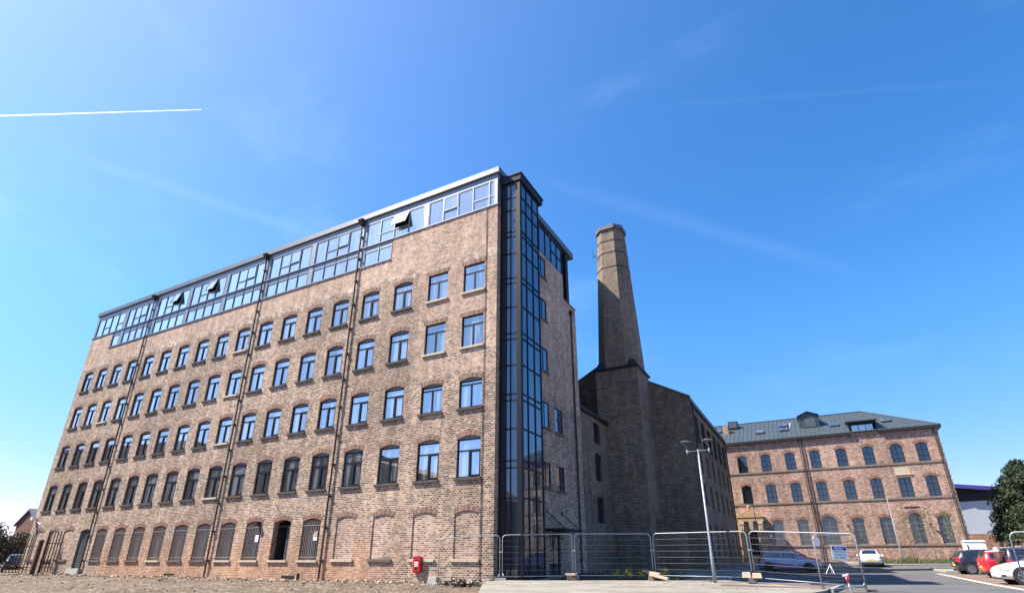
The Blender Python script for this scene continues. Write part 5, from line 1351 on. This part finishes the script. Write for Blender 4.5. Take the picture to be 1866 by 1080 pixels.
mb = MB(); mb.box(-42.22, -41.95, -1.15, -.88, 0, 2.55); mb.frust([(-42.24, -1.17, 2.55), (-41.93, -1.17, 2.55), (-41.93, -.86, 2.55), (-42.24, -.86, 2.55)], [(-42.15, -1.08, 2.62), (-42.02, -1.08, 2.62), (-42.02, -.95, 2.62), (-42.15, -.95, 2.62)])
tag(mb.build('gate_post', MAT['rust']), 'thick dark rusty gate post beside the palisade gate', 'post')
# ------------------------------------------------------------------ RUBBLE
def stone(mb, p, s):
    v = []
    for z in (-.5, .5):
        for a in range(5):
            t_ = a*1.257+rnd.uniform(-.3, .3); q = rnd.uniform(.35, .6)
            v.append((p[0]+math.cos(t_)*q*s, p[1]+math.sin(t_)*q*s, p[2]+z*s*rnd.uniform(.5, .9)))
    mb.frust(v[:5], v[5:])
mb = MB()
for _ in range(1300):
    x = rnd.uniform(-46, 1.5); y = -.25 - abs(rnd.gauss(0, 2.4))
    if x > .2 and y > -2.4: continue
    if rnd.random() < .3: y = rnd.uniform(-12, -1)
    stone(mb, (x, y, gz(x, y)+.01), rnd.uniform(.025, .09) if rnd.random() < .95 else rnd.uniform(.1, .16))
tag(mb.build('loose_stones', MAT['stones']), 'pale loose stones strewn over the dirt along the mill wall', 'stones', kind='stuff')
mb = MB()
for _ in range(420):
    x = rnd.uniform(-46, .8); y = -.2 - abs(rnd.gauss(0, 1.2)); mb.obox((x, y, gz(x, y)+.02), (rnd.uniform(.08, .22), .1, .07), (rnd.uniform(-.5, .5), rnd.uniform(-.5, .5), rnd.uniform(0, 3)))
tag(mb.build('brick_rubble', MAT['wood']), 'broken brick fragments scattered along the foot of the mill wall', 'rubble', kind='stuff')
mb = MB()
for _ in range(70):
    x = rnd.gauss(-.35, .38); y = rnd.gauss(-2.2, .3); mb.obox((x, y, .06+rnd.random()*.22*max(0, 1-abs(x+.35))), (.22, .11, .075), (rnd.uniform(-.6, .6), rnd.uniform(-.6, .6), rnd.uniform(0, 3)))
tag(mb.build('brick_heap', MAT['brickS']), 'small heap of dark broken bricks in front of the fence at the pavement edge', 'rubble', kind='stuff')
mb = MB()
for k in range(46):
    x0 = rnd.choice([rnd.uniform(-44, -2), rnd.uniform(-2, .4), rnd.uniform(1, 11)]); y0 = rnd.uniform(-.55, -.12) if x0 < -2 else rnd.uniform(-2.0, -1.3) if x0 < .5 else 0
    if x0 >= .5:
        j = 1 if x0 < 3.5 else 2 if x0 < 6.9 else 3; A_, B_ = JP[j], JP[j+1]; f = (x0-A_[0])/(B_[0]-A_[0]); y0 = A_[1]+(B_[1]-A_[1])*f + .35
    z0 = gz(x0, y0) if x0 < .5 else zslab(x0, min(4.2, y0))[0]
    if x0 > .5 and rnd.random() < .6: continue
    for _ in range(26):
        a = rnd.uniform(0, 6.3); h = rnd.uniform(.05, .2); x, y = x0+rnd.gauss(0, .12), y0+rnd.gauss(0, .06); dx, dy = math.cos(a)*.018, math.sin(a)*.018
        mb.poly([(x-dx, y-dy, z0), (x+dx, y+dy, z0), (x+rnd.gauss(0, .05), y+rnd.gauss(0, .05), z0+h)])
tag(mb.build('weeds', MAT['grass'], rec=False), 'small tufts of weeds along the wall foot and fence base', 'weeds', kind='stuff')
# ------------------------------------------------------------------ BEHIND THE CAMERA (seen in the glass, lights the yard)
O = empty('warehouse', (-100, -50, 0), 0, 'long brick warehouse across the yard, mirrored as a dark roofline in lower windows', 'building')
mb = MB(); prof = [(-30, -.5), (-30, 10.2), (-35, 12.6), (-49, 16.7), (-60, 18.4), (-60, 20.4), (-95, 22.3), (-95, 23.6), (-125, 25), (-172, 27.5), (-172, -.5)]
mb.prism([(x, -40, z) for x, z in prof], (0, -24, 0)); mb.build('wall', MAT['brickC'], O)
for k in range(24):
    for z in (2.4, 7.0):
        x = -150+k*5; mb = MB(); mb.box(x, x+2.4, -39.98, -39.9, z, z+2.8); mb.build('window', MAT['glassD'], O)
# ------------------------------------------------------------------ CONTRAIL
mb = MB(); a, b = Vector((-5200, 80, 2500)), Vector((-2786, 1257, 2500))
mb.tube([a+(b-a)*k/30 for k in range(31)], 6.0, 8, 1.6)
m_, nt_, b_ = newmat('contrail_vapour')
b_.inputs['Base Color'].default_value = (.95, .96, 1, 1); b_.inputs['Roughness'].default_value = 1; b_.inputs['Specular IOR Level'].default_value = 0
tr_ = nd(nt_, 'ShaderNodeBsdfTransparent'); mx_ = nd(nt_, 'ShaderNodeMixShader'); mx_.inputs[0].default_value = .34
tl_ = nd(nt_, 'ShaderNodeBsdfTranslucent'); tl_.inputs[0].default_value = (.97, .98, 1, 1); ad_ = nd(nt_, 'ShaderNodeAddShader'); nt_.links.new(b_.outputs[0], ad_.inputs[0]); nt_.links.new(tl_.outputs[0], ad_.inputs[1])
nt_.links.new(tr_.outputs[0], mx_.inputs[1]); nt_.links.new(ad_.outputs[0], mx_.inputs[2]); nt_.links.new(mx_.outputs[0], nt_.nodes['Material Output'].inputs[0])
tag(mb.build('contrail', m_, smooth=True), 'thin white aircraft contrail across the sky at the upper left', 'contrail')
# ------------------------------------------------------------------ LIGHT, SKY, CAMERA
LD = Vector((.72, .36, -1)).normalized()
sun = bpy.data.lights.new('sun', 'SUN'); sun.energy = 4.9; sun.angle = R(.5); sun.color = (1, .915, .8)
so = bpy.data.objects.new('sun', sun); col.objects.link(so); so.rotation_euler = LD.to_track_quat('-Z', 'Y').to_euler(); so.location = (-40, -60, 80)
wd = bpy.data.worlds.new('World'); sc.world = wd; wd.use_nodes = True
nt = wd.node_tree; bg = nt.nodes['Background']
sky = nd(nt, 'ShaderNodeTexSky', sky_type='NISHITA'); sky.sun_disc = False
sky.sun_elevation = math.asin(-LD.z); sky.sun_rotation = math.atan2(-LD.x, -LD.y)
sky.altitude = 0; sky.air_density = .85; sky.dust_density = .3; sky.ozone_density = 4.0
tc = nd(nt, 'ShaderNodeTexCoord').outputs['Generated']
hs = nd(nt, 'ShaderNodeHueSaturation'); hs.inputs['Saturation'].default_value = 1.26; nt.links.new(sky.outputs[0], hs.inputs['Color'])
# bright aureole of hazy air on the sun's side of the sky
dp = nd(nt, 'ShaderNodeVectorMath', operation='DOT_PRODUCT'); nt.links.new(tc, dp.inputs[0]); dp.inputs[1].default_value = -LD
gl = M(nt, 'POWER', M(nt, 'MAXIMUM', M(nt, 'MULTIPLY_ADD', dp.outputs['Value'], .5), 0.0), 8.0); nt.nodes[-2].inputs[2].default_value = .5
mp = nd(nt, 'ShaderNodeMapping'); nt.links.new(tc, mp.inputs[0]); mp.inputs['Rotation'].default_value = (.3, .5, .9); mp.inputs['Scale'].default_value = (1.2, 3.2, 4.5)
ci = step(nt, noise(nt, mp.outputs[0], 1.5, 6, .62), .5, .9)
c1 = mixc(nt, 1.0, hs.outputs[0], mixc(nt, M(nt, 'MULTIPLY', gl, 1.0), (0, 0, 0), (1.0, .72, .25)), 'ADD')
cc = mixc(nt, M(nt, 'MULTIPLY', ci, .05), c1, (9, 10.5, 12))
TRAILS = [((-0.4742, 0.2301, -0.8498), (-0.7561, 0.3879, 0.527), 0.2004, 0.009, 0.033), ((-0.5331, 0.4121, -0.7388), (-0.1128, 0.8309, 0.5449), 0.3248, 0.012, 0.023), ((-0.2729, 0.6525, -0.7069), (0.1178, 0.752, 0.6486), 0.2875, 0.004, 0.012)]   # plane normal, middle, half length, width, strength
tn = noise(nt, tc, 5.0, 5, .65)
for nv, mid, half, wid, amt in TRAILS:
    q = nd(nt, 'ShaderNodeVectorMath', operation='DOT_PRODUCT'); nt.links.new(tc, q.inputs[0]); q.inputs[1].default_value = nv
    e = M(nt, 'ADD', q.outputs['Value'], M(nt, 'MULTIPLY', M(nt, 'SUBTRACT', tn, .5), wid*.9))
    g_ = M(nt, 'EXPONENT', M(nt, 'MULTIPLY', M(nt, 'POWER', M(nt, 'ABSOLUTE', M(nt, 'DIVIDE', e, wid)), 2.0), -1.0))
    q2 = nd(nt, 'ShaderNodeVectorMath', operation='DOT_PRODUCT'); nt.links.new(tc, q2.inputs[0]); q2.inputs[1].default_value = mid
    k_ = step(nt, q2.outputs['Value'], math.cos(half), math.cos(half*.25))
    f_ = M(nt, 'MULTIPLY', M(nt, 'MULTIPLY', g_, k_), M(nt, 'MULTIPLY', M(nt, 'ADD', tn, .25), amt))
    cc = mixc(nt, f_, cc, (6.5, 7.0, 7.6))
sz = nd(nt, 'ShaderNodeSeparateXYZ'); nt.links.new(tc, sz.inputs[0])
hz_ = mixc(nt, step(nt, sz.outputs[2], -.05, .42), (.76, .53, .62), (1, 1, 1))      # dull haze low down
cc = mixc(nt, 1.0, cc, hz_, 'MULTIPLY')
nt.links.new(cc, bg.inputs[0]); bg.inputs[1].default_value = .123
cd = bpy.data.cameras.new('camera'); cam = bpy.data.objects.new('camera', cd); col.objects.link(cam)
cam.location = (13.93, -24.09, 1.0); cam.rotation_euler = (R(90+22.295), 0, R(28.2))
cd.sensor_fit = 'HORIZONTAL'; cd.sensor_width = 36; cd.lens = 978/1866*36; cd.shift_y = 80/1866; cd.clip_end = 20000; cd.clip_start = .1
sc.camera = cam
vs = sc.view_settings
vs.view_transform = 'Standard'; vs.look = 'None'; vs.gamma = 1; vs.use_curve_mapping = False; vs.exposure = 1.32
